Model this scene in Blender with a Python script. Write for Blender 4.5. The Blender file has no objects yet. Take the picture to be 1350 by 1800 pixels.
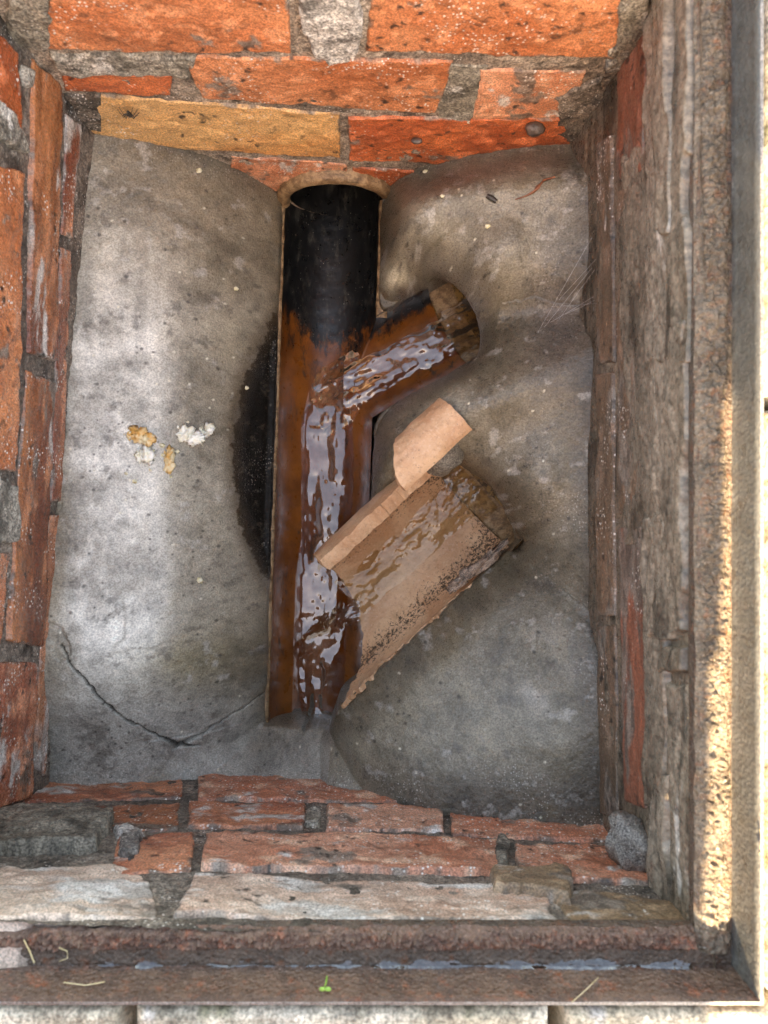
import bpy, math, random
import numpy as np
from mathutils import Vector
R = math.radians
random.seed(7)
SC = bpy.context.scene
COL = SC.collection

# ------------------------------------------------------------------ camera
CAMZ, FPX = 0.87, 1352.0            # camera height above channel invert, focal length in photo pixels
cam = bpy.data.cameras.new('camera')
cam.sensor_fit = 'VERTICAL'; cam.sensor_height = 36.0; cam.sensor_width = 27.0
cam.lens = 36.0 * FPX / 1800.0
cam.clip_start = 0.01; cam.clip_end = 600
cam.dof.use_dof = True; cam.dof.focus_distance = 0.72; cam.dof.aperture_fstop = 9.0
camo = bpy.data.objects.new('camera', cam); COL.objects.link(camo)
camo.location = (0, 0, CAMZ); camo.rotation_euler = (0, 0, 0)
SC.camera = camo

# ------------------------------------------------------------------ sky, sun, exposure
SUN_AZ = (-0.060, -0.998); SUN_EL = R(44)
w = bpy.data.worlds.new('World'); SC.world = w; w.use_nodes = True
wn = w.node_tree.nodes; bg = wn['Background']
sky = wn.new('ShaderNodeTexSky'); sky.sky_type = 'NISHITA'; sky.sun_disc = False
sky.sun_elevation = SUN_EL; sky.sun_rotation = math.atan2(SUN_AZ[0], SUN_AZ[1])
sky.air_density = 1.0; sky.dust_density = 1.5; sky.ozone_density = 0.3
w.node_tree.links.new(sky.outputs[0], bg.inputs[0]); bg.inputs[1].default_value = 0.15
sl = bpy.data.lights.new('sun', 'SUN'); sl.energy = 4.5; sl.angle = R(0.5); sl.color = (1.0, 0.93, 0.80)
slo = bpy.data.objects.new('sun', sl); COL.objects.link(slo)
sd_ = Vector((SUN_AZ[0] * math.cos(SUN_EL), SUN_AZ[1] * math.cos(SUN_EL), math.sin(SUN_EL)))
slo.rotation_euler = sd_.to_track_quat('Z', 'Y').to_euler(); slo.location = sd_ * 5
SC.view_settings.view_transform = 'Standard'; SC.view_settings.look = 'None'
SC.view_settings.exposure = 2.98; SC.view_settings.gamma = 1.0
SC.render.film_transparent = False
SC.view_settings.use_white_balance = True
SC.view_settings.white_balance_temperature = 9600; SC.view_settings.white_balance_tint = 12
cy = SC.cycles
cy.max_bounces = 5; cy.diffuse_bounces = 3; cy.glossy_bounces = 3; cy.transmission_bounces = 3; cy.transparent_max_bounces = 8
cy.use_adaptive_sampling = True; cy.adaptive_threshold = 0.02
cy.caustics_reflective = False

# ------------------------------------------------------------------ helpers
def P(px, py, z):
    d = (CAMZ - z) / FPX
    return ((px - 675) * d, (900 - py) * d, z)
def smooth(a, b, x):
    t = np.clip((x - a) / (b - a), 0, 1); return t * t * (3 - 2 * t)
def _h(ix, iy, seed):
    n = (ix.astype(np.int64) * 374761393 + iy.astype(np.int64) * 668265263 + seed * 1442695041) & 0xffffffff
    n = ((n ^ (n >> 13)) * 1274126177) & 0xffffffff
    return ((n ^ (n >> 16)) & 0xffff) / 65535.0
def vn(x, y, seed=0):
    x = np.asarray(x, float); y = np.asarray(y, float)
    ix = np.floor(x); iy = np.floor(y); fx = x - ix; fy = y - iy
    fx = fx * fx * fx * (fx * (fx * 6 - 15) + 10); fy = fy * fy * fy * (fy * (fy * 6 - 15) + 10)
    a = _h(ix, iy, seed); b = _h(ix + 1, iy, seed); c = _h(ix, iy + 1, seed); d = _h(ix + 1, iy + 1, seed)
    return (a * (1 - fx) + b * fx) * (1 - fy) + (c * (1 - fx) + d * fx) * fy * 1.0
def fbm(x, y, sc, oct=4, seed=0, gain=0.5):
    s = 0; a = 1; t = 0
    for o in range(oct):
        s = s + a * (vn(np.asarray(x) * sc, np.asarray(y) * sc, seed + o * 17) - 0.5); t += a; a *= gain; sc *= 2.03
    return s / t * 2
def pset(o, label=None, cat=None, group=None, kind=None):
    if label: o['label'] = label
    if cat: o['category'] = cat
    if group: o['group'] = group
    if kind: o['kind'] = kind
    return o
def mkobj(name, V, F, mat, parent=None, smooth_=True, attrs=None):
    me = bpy.data.meshes.new(name)
    V = np.asarray(V, np.float32); F = np.asarray(F, np.int32)
    me.vertices.add(len(V)); me.vertices.foreach_set('co', V.ravel())
    k = F.shape[1]
    me.loops.add(F.size); me.loops.foreach_set('vertex_index', F.ravel())
    me.polygons.add(len(F)); me.polygons.foreach_set('loop_start', np.arange(0, F.size, k, dtype=np.int32))
    try: me.polygons.foreach_set('loop_total', np.full(len(F), k, np.int32))
    except Exception: pass
    me.update(calc_edges=True)
    if attrs:
        for n, a in attrs.items():
            a = np.asarray(a, np.float32)
            if n == 'Col':
                a = a.reshape(-1, 3); a = np.concatenate([np.clip(a, 0.002, 0.85), np.ones((len(a), 1), np.float32)], 1)
                at = me.attributes.new(n, 'FLOAT_COLOR', 'POINT'); at.data.foreach_set('color', a.ravel())
            else:
                at = me.attributes.new(n, 'FLOAT', 'POINT'); at.data.foreach_set('value', a.ravel())
    me.polygons.foreach_set('use_smooth', np.full(len(F), smooth_, bool))
    me.validate(); me.update()
    me.materials.append(mat)
    o = bpy.data.objects.new(name, me); COL.objects.link(o)
    if parent: o.parent = parent
    return o
def gridF(n, m, off=0, flip=False):
    i, j = np.meshgrid(np.arange(n - 1), np.arange(m - 1), indexing='ij')
    a = (i * m + j).ravel() + off
    F = np.stack([a, a + m, a + m + 1, a + 1], 1)
    return F[:, ::-1] if flip else F
def gridobj(name, X, Y, Z, mat, parent=None, attrs=None, flip=False):
    n, m = X.shape
    return mkobj(name, np.stack([X.ravel(), Y.ravel(), Z.ravel()], 1), gridF(n, m, 0, flip), mat, parent, True, attrs)
def empty(name, loc=(0, 0, 0)):
    o = bpy.data.objects.new(name, None); COL.objects.link(o); o.location = loc; o.empty_display_size = 0.02
    return o
def keep(o, parent):      # parent built in world coordinates under a moved Empty
    o.parent = parent; o.matrix_parent_inverse = parent.matrix_basis.inverted() if False else o.matrix_parent_inverse
    o.location = tuple(-c for c in parent.location); return o
def tubeVF(pts, rad, seg=6, off=0):
    pts = [Vector(p) for p in pts]; V = []; F = []
    n = len(pts)
    for i, p in enumerate(pts):
        t = (pts[min(i + 1, n - 1)] - pts[max(i - 1, 0)]).normalized()
        a = t.orthogonal().normalized(); b = t.cross(a)
        r = rad[i] if hasattr(rad, '__len__') else rad
        for k in range(seg):
            an = 2 * math.pi * k / seg
            V.append(tuple(p + a * (math.cos(an) * r) + b * (math.sin(an) * r)))
    for i in range(n - 1):
        for k in range(seg):
            k2 = (k + 1) % seg
            F.append((off + i * seg + k, off + i * seg + k2, off + (i + 1) * seg + k2, off + (i + 1) * seg + k))
    return V, F
def blobVF(c, r, seed, seg=14, rings=9, rough=0.3, freq=2.5, off=0):
    V = []; F = []
    for i in range(rings + 1):
        th = math.pi * i / rings
        for k in range(seg):
            ph = 2 * math.pi * k / seg
            d = (math.sin(th) * math.cos(ph), math.sin(th) * math.sin(ph), math.cos(th))
            q = 1 + rough * float(fbm(d[0] * freq + seed * 3.1 + d[2] * 1.7, d[1] * freq + seed + d[2] * 2.3, 1.0, 3, seed))
            V.append((c[0] + d[0] * r[0] * q, c[1] + d[1] * r[1] * q, c[2] + d[2] * r[2] * q))
    for i in range(rings):
        for k in range(seg):
            k2 = (k + 1) % seg
            F.append((off + i * seg + k, off + (i + 1) * seg + k, off + (i + 1) * seg + k2, off + i * seg + k2))
    return V, F

# ------------------------------------------------------------------ material helpers
class NT:
    def __init__(s, name):
        s.m = bpy.data.materials.new(name); s.m.use_nodes = True
        s.t = s.m.node_tree; s.b = s.t.nodes['Principled BSDF']; s.o = s.t.nodes['Material Output']
    def _s(s, sock, v):
        if hasattr(v, 'is_output'): s.t.links.new(v, sock)
        elif v is not None:
            if isinstance(v, (tuple, list)) and len(v) == 3 and sock.type == 'RGBA': v = (*v, 1)
            sock.default_value = v
    def n(s, ty, ins=None, **pr):
        nd = s.t.nodes.new(ty)
        for k, v in pr.items(): setattr(nd, k, v)
        for k, v in (ins or {}).items(): s._s(nd.inputs[k], v)
        return nd
    def pos(s, scale=(1, 1, 1), rnd=True):
        g = s.n('ShaderNodeNewGeometry').outputs['Position']
        if rnd:
            oi = s.n('ShaderNodeObjectInfo').outputs['Random']
            g = s.n('ShaderNodeVectorMath', {0: g, 1: s.n('ShaderNodeVectorMath', {0: s.n('ShaderNodeCombineXYZ', {0: oi, 1: oi, 2: oi}).outputs[0], 1: (3.1, 5.7, 2.3)}, operation='MULTIPLY').outputs[0]}, operation='ADD').outputs[0]
        if scale != (1, 1, 1): g = s.n('ShaderNodeVectorMath', {0: g, 1: scale}, operation='MULTIPLY').outputs[0]
        return g
    def noise(s, v, sc, det=4, ro=0.55, dist=0.0):
        return s.n('ShaderNodeTexNoise', {'Vector': v, 'Scale': sc, 'Detail': det, 'Roughness': ro, 'Distortion': dist}).outputs['Fac']
    def vor(s, v, sc, feat='F1'):
        nd = s.n('ShaderNodeTexVoronoi', {'Vector': v, 'Scale': sc}, feature=feat)
        return nd.outputs['Distance'], (nd.outputs['Color'] if feat != 'DISTANCE_TO_EDGE' else None)
    def mr(s, f, a, b, c=0.0, d=1.0):
        return s.n('ShaderNodeMapRange', {0: f, 1: a, 2: b, 3: c, 4: d}, interpolation_type='SMOOTHSTEP').outputs[0]
    def ma(s, op, a, b=None, clamp=False):
        return s.n('ShaderNodeMath', {0: a, **({1: b} if b is not None else {})}, operation=op, use_clamp=clamp).outputs[0]
    def mix(s, f, a, b, bl='MIX'):
        nd = s.n('ShaderNodeMix', data_type='RGBA', blend_type=bl)
        s._s(nd.inputs[0], f); s._s(nd.inputs[6], a); s._s(nd.inputs[7], b)
        return nd.outputs[2]
    def attr(s, n): return s.n('ShaderNodeAttribute', attribute_name=n).outputs['Fac']
    def rnd(s): return s.n('ShaderNodeObjectInfo').outputs['Random']
    def sep(s, c, i): return s.n('ShaderNodeSeparateColor', {0: c}).outputs[i]
    def bump(s, h, st, dist, nrm=None):
        return s.n('ShaderNodeBump', {'Height': h, 'Strength': st, 'Distance': dist, 'Normal': nrm}).outputs[0]
    def fin(s, col=None, rough=None, nrm=None, spec=None, **kw):
        for k, v in (('Base Color', col), ('Roughness', rough), ('Normal', nrm), ('Specular IOR Level', spec)):
            if v is not None: s._s(s.b.inputs[k], v)
        for k, v in kw.items(): s._s(s.b.inputs[k.replace('_', ' ')], v)
        return s.m


# --- surfaces whose colour varies in shapes of its own carry it as a colour attribute; nodes add grain, specks and relief
def L(a, b, f):
    f = np.asarray(f)[..., None]; return np.asarray(a) * (1 - f) + np.asarray(b) * f
def vor2(x, y, sc, seed):
    x = np.asarray(x) * sc; y = np.asarray(y) * sc; ix = np.floor(x); iy = np.floor(y)
    best = np.full(x.shape, 9.0); idv = np.zeros(x.shape)
    for dx in (-1, 0, 1):
        for dy in (-1, 0, 1):
            cx, cy_ = ix + dx, iy + dy
            d = np.hypot(cx + _h(cx, cy_, seed) - x, cy_ + _h(cx, cy_, seed + 1) - y)
            k = d < best; best = np.where(k, d, best); idv = np.where(k, _h(cx, cy_, seed + 2), idv)
    return best, idv
def painted(name, rough=0.5, rv=0.14, grain=0.55, gsc=620, bsc=330, bd=0.0016, bst=0.6, speck=0.0, ssc=520, spcol=(0.75, 0.68, 0.6), spec=0.5, dull=False):
    t = NT(name); p = t.pos(rnd=False)
    col = t.n('ShaderNodeAttribute', attribute_name='Col').outputs['Color']
    g = t.noise(p, gsc, 2, 0.6)
    k = t.mr(g, 0.28, 0.72, 1 - grain, 1 + grain)
    col = t.n('ShaderNodeVectorMath', {0: col, 'Scale': k}, operation='SCALE').outputs[0]
    if speck:
        d, vc = t.vor(p, ssc)
        sp = t.ma('MULTIPLY', t.ma('MULTIPLY', t.mr(d, 0.20, 0.36, 1, 0), t.mr(t.sep(vc, 0), 0.42, 0.5)), t.attr('sp'))
        col = t.mix(t.ma('MULTIPLY', sp, speck), col, spcol)
    b = t.noise(p, bsc, 3, 0.68)
    if dull: spec = t.mr(t.attr('slime'), 0.0, 1.0, spec, 0.10)
    return t.fin(col, t.mr(b, 0.3, 0.7, rough - rv, rough + rv), t.bump(b, bst, bd), spec)
M = {}
M['pbrick'] = painted('brick_surface', 0.46, 0.16, 0.42, 700, 300, 0.0016, 0.75, 0.92, 320)
M['pbrickwet'] = painted('brick_surface_wet', 0.25, 0.13, 0.42, 700, 260, 0.0016, 0.7, 0.92, 320)
M['pmortar'] = painted('mortar_surface', 0.58, 0.18, 0.6, 560, 380, 0.0024, 0.9, 0.75, 400)
M['pwet'] = painted('wet_render_surface', 0.34, 0.16, 0.30, 420, 200, 0.0012, 0.6, 0.35, 560)
M['pave'] = painted('paving_surface', 0.8, 0.1, 0.5, 500, 260, 0.002, 0.7)
M['concrete'] = painted('benching_concrete', 0.38, 0.15, 0.28, 640, 420, 0.0011, 0.7, 0.85, 430, (0.62, 0.57, 0.5), 0.5, True)
BR = { 'lightened': ((.52, .19, .105), (.70, .36, .235), 1.15, .45, .16, .06, .7),   # c1, c2, speck, black, smear, lime, smearcol, limecol, aspect
 'orange': ((.47, .145, .058), (.60, .23, .105), .95, .6, .10, .0, 1), 'red': ((.42, .095, .036), (.56, .15, .055), .60, .35, .08, .0, 1),
 'yellow': ((.74, .42, .18), (.68, .30, .105), .50, .55, -.3, .0, .5), 'pinkbrick': ((.50, .17, .08), (.66, .29, .165), .95, .4, .25, .10, 1),
 'worn': ((.165, .045, .021), (.46, .17, .07), .55, .25, .12, .05, .30), 'thin': ((.24, .068, .038), (.48, .20, .105), .9, .3, .35, .40, .3),
 'limed': ((.36, .11, .06), (.58, .23, .12), 1.15, .35, .20, .22, .6), 'dirty': ((.20, .065, .035), (.36, .13, .06), .9, .5, .65, .25, .6),
 'pale': ((.44, .27, .19), (.58, .43, .33), .45, .5, .42, .70, .35), 'tanbrick': ((.22, .14, .085), (.36, .23, .13), .5, .4, .45, .3, .6),
 'brownface': ((.15, .098, .062), (.22, .135, .085), .45, .4, .45, .05, .5),
 'coatedred': ((.20, .075, .045), (.31, .105, .058), .25, .5, .45, .0, .25),
}
def brick_paint(S, Z, kind, seed, e=None):
    c1, c2, speck, black, smear, lime, asp = BR[kind]
    rr = random.Random(seed); j = rr.uniform(.9, 1.1); a = S * asp + seed * .37; b = Z + seed * .11
    sm_col = (.115, .088, .066) if kind in ('dirty', 'limed') else (.175, .14, .11)
    f = smooth(-.45, .45, fbm(a, b, 20, 5, seed)); col = L(np.array(c1) * j, np.array(c2) * j, f)
    # firing skin and flow marks: long soft bands
    f = smooth(.05, .5, fbm(a * .5, b, 34, 4, seed + 1)); col = L(col, np.array(c1) * .62, f * .5)
    f = smooth(.15, .5, fbm(a, b, 75, 4, seed + 2)); col = L(col, np.minimum(np.array(c2) * 1.35 + .03, .8), f * .6)
    f = smooth(.12, .45, fbm(a, b, 160, 3, seed + 3)); col = L(col, np.array(c1) * .5, f * .4)
    lm = np.zeros(S.shape)
    if lime:
        lm = smooth(.42 - lime * .75, .62 - lime * .55, fbm(a, b, 42, 6, seed + 4, .62)); col = L(col, L((.42, .37, .32), (.66, .61, .55), smooth(-.4, .4, fbm(a, b, 120, 3, seed + 8))), lm * .92)
    sm = smooth(.46 - smear * .62, .58 - smear * .58, fbm(a, b, 30, 6, seed + 5, .6))
    if e is not None: sm = np.maximum(sm, smooth(.0034, .0004, e + .005 * fbm(S, Z, 90, 4, seed + 6)))
    col = L(col, L(np.array(sm_col) * .6, np.array(sm_col) * 1.45, smooth(-.4, .4, fbm(a, b, 210, 3, seed + 7))), sm * .88)
    d, idv = vor2(S + .004 * fbm(S, Z, 150, 2, seed), Z + .004 * fbm(S, Z, 150, 2, seed + 50), 95, seed)
    bk = smooth(.34, .16, d) * (idv > .80 - .22 * black) * smooth(.0, .2, fbm(S, Z, 22, 3, seed + 9) + .12 * black) * smooth(-.3, .1, fbm(S, Z, 300, 2, seed + 10))
    bk = np.maximum(bk, black * smooth(.42, .55, fbm(S, Z, 55, 5, seed + 12, .65)))
    col = L(col, (.016, .014, .012), bk * .9)
    sp = smooth(.30 - .42 * speck, .50 - .32 * speck, fbm(S, Z, 26, 5, seed + 11, .6)) * (1 - bk)
    return col, sp, sm, lm
MO = {'palelump': ((.36, .31, .26), (.56, .51, .45), .15, .5, .5), 'wetjoint': ((.11, .082, .062), (.25, .195, .15), .85, 0, 1), 'joint': ((.20, .152, .115), (.36, .285, .22), .7, 0, 1), 'grey': ((.22, .19, .145), (.38, .34, .28), .30, .38, .7), 'dark': ((.085, .068, .052), (.22, .175, .135), .55, 0, 1),
      'slab': ((.14, .118, .088), (.25, .215, .165), .1, .12, .6), 'render': ((.165, .128, .092), (.27, .215, .160), .15, .18, .22), 'side': ((.10, .074, .052), (.20, .148, .102), .35, .05, .30),
      'lump': ((.12, .10, .085), (.27, .235, .20), .35, .25, 1), 'pave': ((.40, .34, .24), (.60, .54, .43), 0, .25, 1)}
def mortar_paint(S, Z, kind, seed):
    c1, c2, speck, lime, asp = MO[kind]; a = S * asp + seed * .29; b = Z + seed * .17
    col = L(c1, c2, smooth(-.5, .5, fbm(a, b, 16, 5, seed)))
    col = L(col, np.array(c1) * .38, smooth(.10, .5, fbm(a, b, 60, 5, seed + 1, .6)) * .85)
    if lime: col = L(col, (.58, .54, .48), smooth(.46 - lime * .6, .66 - lime * .5, fbm(a, b, 34, 6, seed + 2, .62)) * .85)
    g = fbm(S, Z, 240, 3, seed + 3, .7); col = col * (1 + .75 * g)[..., None]
    if kind == 'pave': col = L(col, (.10, .105, .035), smooth(.22, .5, fbm(S, Z, 20, 5, seed + 5, .6)) * .7)
    sp = smooth(.30 - .42 * speck, .50 - .32 * speck, fbm(S, Z, 30, 4, seed + 4, .6))
    return col, sp
def glaze():
    t = NT('salt_glazed_clay'); p = t.pos(rnd=False)
    col = t.mix(t.mr(t.noise(p, 30, 6, 0.65), 0.3, 0.7), (0.125, 0.034, 0.006), (0.235, 0.070, 0.011))
    col = t.mix(t.mr(t.noise(t.pos((1.6, 0.6, 1.6), False), 38, 8, 0.72, 0.4), 0.56, 0.66, 0, 0.92), col, (0.028, 0.018, 0.014))
    col = t.mix(t.mr(t.noise(p, 500, 4, 0.7), 0.60, 0.68, 0, 0.7), col, (0.02, 0.014, 0.010))
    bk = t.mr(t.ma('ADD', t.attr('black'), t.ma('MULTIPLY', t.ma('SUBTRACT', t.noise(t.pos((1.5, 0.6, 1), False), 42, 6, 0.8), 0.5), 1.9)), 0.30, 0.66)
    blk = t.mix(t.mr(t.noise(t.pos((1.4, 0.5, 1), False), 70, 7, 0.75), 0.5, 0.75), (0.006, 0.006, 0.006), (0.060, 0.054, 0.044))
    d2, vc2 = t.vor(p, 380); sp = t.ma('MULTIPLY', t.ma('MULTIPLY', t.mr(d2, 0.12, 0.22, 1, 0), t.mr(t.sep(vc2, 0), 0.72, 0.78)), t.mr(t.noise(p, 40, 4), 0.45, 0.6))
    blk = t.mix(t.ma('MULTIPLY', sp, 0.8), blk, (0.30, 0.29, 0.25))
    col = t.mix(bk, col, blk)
    h = t.ma('ADD', t.noise(p, 120, 6, 0.6), t.ma('MULTIPLY', t.noise(p, 900, 3), 0.15))
    return t.fin(col, t.mr(t.noise(p, 90, 4), 0.3, 0.7, 0.26, 0.44), t.bump(h, 0.35, 0.0012), 0.4)
M['glaze'] = glaze()
def rimclay():
    t = NT('clay_rim'); p = t.pos(rnd=False)
    col = t.mix(t.mr(t.noise(p, 120, 4, 0.7), 0.35, 0.65), (0.16, 0.085, 0.038), (0.40, 0.25, 0.13))
    col = t.mix(t.mr(t.noise(t.pos((1, 4, 4), False), 60, 6, 0.7), 0.5, 0.7, 0, 0.8), col, (0.05, 0.035, 0.022))
    return t.fin(col, 0.42, t.bump(t.noise(p, 260, 6, 0.7), 0.7, 0.0018), 0.5)
M['rim'] = rimclay()
def pipetan():
    t = NT('branch_pipe_clay'); p = t.pos(rnd=False)
    col = t.mix(t.mr(t.noise(p, 40, 4, 0.6), 0.3, 0.7), (0.20, 0.105, 0.032), (0.33, 0.185, 0.062))
    col = t.mix(t.mr(t.noise(p, 190, 7, 0.75), 0.46, 0.58, 0, 0.92), col, (0.035, 0.020, 0.011))  # heavy dark mottling paints in the shade inside the pipe
    return t.fin(col, 0.3, t.bump(t.noise(p, 200, 5), 0.3, 0.001), 0.5)
M['pipetan'] = pipetan()
def terracotta():
    t = NT('terracotta_unglazed'); p = t.pos(rnd=False)
    col = t.mix(t.mr(t.noise(p, 18, 6, 0.6, 0.4), 0.32, 0.68), (0.50, 0.25, 0.125), (0.70, 0.43, 0.25))
    col = t.mix(t.mr(t.noise(p, 70, 6, 0.7), 0.52, 0.75, 0, 0.6), col, (0.36, 0.20, 0.09))
    col = t.mix(t.mr(t.noise(p, 420, 4, 0.7), 0.5, 0.75, 0, 0.55), col, (0.72, 0.52, 0.38))
    col = t.mix(t.mr(t.noise(p, 300, 4, 0.7), 0.50, 0.30, 0, 0.45), col, (0.30, 0.14, 0.07))
    sp = t.mr(t.ma('ADD', t.noise(p, 330, 4, 0.78), t.ma('MULTIPLY', t.ma('ADD', t.ma('MULTIPLY', t.noise(p, 55, 3, 0.6), 0.6), t.attr('grime')), 0.17)), 0.70, 0.75)
    col = t.mix(t.ma('MULTIPLY', sp, 0.93), col, (0.035, 0.022, 0.014))
    col = t.mix(t.ma('MULTIPLY', t.attr('wet'), 0.55), col, (0.26, 0.135, 0.05))
    h = t.ma('ADD', t.noise(p, 160, 6, 0.65), t.ma('MULTIPLY', t.noise(p, 1000, 3), 0.3))
    return t.fin(col, t.mr(t.noise(p, 40, 4), 0.3, 0.7, 0.38, 0.62), t.bump(h, 0.5, 0.0014), 0.5)
M['terra'] = terracotta()
def iron(name, c1, c2, c3, ro, bd=0.003):
    t = NT(name); p = t.pos()
    col = t.mix(t.mr(t.noise(p, 45, 7, 0.7), 0.35, 0.65), c1, c2)
    col = t.mix(t.mr(t.noise(p, 110, 7, 0.72), 0.52, 0.70, 0, 0.85), col, c3)
    col = t.mix(t.mr(t.noise(p, 500, 4, 0.7), 0.52, 0.75, 0, 0.6), col, tuple(min(1, x * 2.4 + 0.04) for x in c2))
    col = t.mix(t.mr(t.noise(p, 400, 4, 0.7), 0.46, 0.28, 0, 0.8), col, (0.02, 0.016, 0.013))
    h = t.ma('ADD', t.noise(p, 260, 7, 0.7), t.ma('MULTIPLY', t.vor(p, 380)[0], 0.6))
    return t.fin(col, t.mr(t.noise(p, 90, 4), 0.3, 0.7, ro - 0.12, ro + 0.18), t.bump(h, 0.9, bd), 0.55)
M['iron'] = iron('rusty_iron', (0.085, 0.058, 0.042), (0.15, 0.10, 0.07), (0.22, 0.075, 0.03), 0.24)
M['ironplain'] = iron('grey_iron', (0.085, 0.082, 0.075), (0.11, 0.105, 0.095), (0.075, 0.06, 0.045), 0.38, 0.0008)
M['siltred'] = iron('wet_silt_red', (0.10, 0.055, 0.038), (0.19, 0.11, 0.075), (0.34, 0.11, 0.055), 0.18, 0.003)
M['silt'] = iron('wet_silt', (0.10, 0.075, 0.052), (0.21, 0.165, 0.12), (0.24, 0.10, 0.05), 0.18, 0.003)
def water(name, tint, ior, rough=0.015, bsc=0.0):
    t = NT(name); t.t.nodes.remove(t.b)
    nr = None
    if bsc: nr = t.bump(t.noise(t.pos(rnd=False), 260, 3, 0.5), 0.5, bsc)
    fr = t.n('ShaderNodeFresnel', {'IOR': ior, 'Normal': nr}).outputs[0]
    tr = t.n('ShaderNodeBsdfTransparent', {0: (*tint, 1)}).outputs[0]
    gl = t.n('ShaderNodeBsdfGlossy', {0: (1, 1, 1, 1), 'Roughness': rough, 'Normal': nr}).outputs[0]
    mx = t.n('ShaderNodeMixShader', {0: fr, 1: tr, 2: gl}).outputs[0]
    t.t.links.new(mx, t.o.inputs[0]); return t.m
M['water'] = water('running_water', (0.86, 0.74, 0.58), 1.95)
M['film'] = water('thin_water', (0.93, 0.84, 0.68), 1.5)
def plain(name, c1, c2, sc, ro, bd=0.001):
    t = NT(name); p = t.pos()
    f = t.noise(p, sc, 5, 0.65)
    return t.fin(t.mix(t.mr(f, 0.35, 0.65), c1, c2), ro, t.bump(t.noise(p, sc * 4, 4), 0.5, bd), 0.5)
M['cream'] = plain('scrap_cream', (0.80, 0.75, 0.56), (0.84, 0.82, 0.74), 160, 0.35)
M['creamor'] = plain('scrap_orange', (0.70, 0.60, 0.38), (0.66, 0.34, 0.08), 90, 0.35)
M['crumb'] = plain('scrap_crumb', (0.60, 0.52, 0.28), (0.72, 0.66, 0.50), 300, 0.4)
M['dark'] = plain('dark_body', (0.02, 0.016, 0.013), (0.05, 0.04, 0.03), 300, 0.3)
M['slug'] = plain('dark_lump', (0.05, 0.035, 0.028), (0.13, 0.09, 0.07), 180, 0.28)
M['straw'] = plain('straw', (0.50, 0.38, 0.18), (0.62, 0.50, 0.30), 60, 0.5)
M['green'] = plain('sprout_leaf', (0.18, 0.36, 0.05), (0.26, 0.45, 0.08), 60, 0.45)
M['rootred'] = plain('root_thread', (0.20, 0.06, 0.03), (0.32, 0.12, 0.06), 100, 0.5)
M['web'] = plain('web_thread', (0.55, 0.55, 0.55), (0.65, 0.65, 0.65), 100, 0.4)
def simple(name, c1, c2, sc, ro, bd):
    t = NT(name); p = t.pos(); f = t.noise(p, sc, 4, 0.7); g = t.noise(p, sc * 7, 2, 0.6)
    col = t.mix(t.mr(f, 0.3, 0.7), c1, c2); col = t.mix(t.mr(g, 0.45, 0.7, 0, 0.6), col, tuple(min(1, x * 1.8 + .03) for x in c2)); col = t.mix(t.mr(g, 0.5, 0.3, 0, 0.7), col, tuple(x * .35 for x in c1))
    return t.fin(col, ro, t.bump(t.ma('ADD', f, t.ma('MULTIPLY', g, 0.4)), 0.7, bd), 0.5)
M['lumpstone'] = simple('stone_lump', (.13, .11, .095), (.26, .23, .195), 110, .38, .003)
M['edgelump'] = simple('clay_mortar_lump', (.07, .055, .042), (.40, .27, .19), 160, .5, .003)
M['rimpale'] = simple('frame_rim_metal', (.12, .10, .085), (.24, .21, .185), 130, .35, .001)
M['slabmortar'] = simple('mortar_lump', (.13, .11, .085), (.24, .205, .16), 90, .5, .003)
M['mortar'] = simple('shade_wall_mortar', (.2, .17, .14), (.28, .24, .2), 60, .8, .002)
M['shadewall'] = simple('shade_wall_brick', (.34, .11, .055), (.44, .17, .085), 30, .8, .002)
M['paving'] = simple('ground_concrete', (.40, .34, .25), (.55, .49, .39), 40, .8, .003)

# ------------------------------------------------------------------ ground and paving
GZ = 0.440
XL, XR, YB, YT = -0.290, 0.187, -0.250, 0.345        # inner edge of the iron frame ledge
def slab_ring():
    # ground sheet with a rectangular opening, reaching the horizon
    o = 0.032; a = [-300, XL - o - .3, XR + o + .3, 300]; b = [-300, YB - o - .3, YT + o + .3, 300]
    V = [(x, y, GZ - 0.012) for x in a for y in b]; F = []
    for i in range(3):
        for j in range(3):
            if (i, j) == (1, 1): continue
            F.append((i * 4 + j, (i + 1) * 4 + j, (i + 1) * 4 + j + 1, i * 4 + j + 1))
    g = mkobj('ground', V, F, M['paving'], None, False); pset(g, kind='structure')
slab_ring()
pv = pset(empty('pavement', (0, 0, GZ)), kind='structure')
def slab(x0, x1, y0, y1, seed, res=0.003):
    n = max(3, int((x1 - x0) / res)); m = max(3, int((y1 - y0) / res))
    X, Y = np.meshgrid(np.linspace(x0, x1, n), np.linspace(y0, y1, m), indexing='ij')
    e = np.minimum(np.minimum(X - x0, x1 - X), np.minimum(Y - y0, y1 - Y))
    Z = GZ + 0.0012 * fbm(X, Y, 60, 4, seed) - 0.006 * (1 - smooth(0, 0.006, e))
    Z = np.where(e < 1e-6, GZ - 0.05, Z)
    c, sp = mortar_paint(X, Y, 'pave', seed)
    ob = gridobj('paving_slab', X, Y, Z - GZ, M['pave'], pv, dict(Col=c))
o = 0.0255
slab(XL - .32, -0.146, YB - .32, YB - o, 1); slab(-0.142, 0.095, YB - .32, YB - o, 2); slab(0.0985, XR + .32, YB - .32, YB - o, 3)
slab(XR + o, XR + .32, YB - o + .004, 0.06, 4); slab(XR + o, XR + .32, 0.064, YT + .32, 5)
slab(XL - .32, XL - o, YB - o + .004, YT + .32, 6, 0.02); slab(XL - o + .004, XR + o - .004, YT + o, YT + .32, 7, 0.02)
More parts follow.
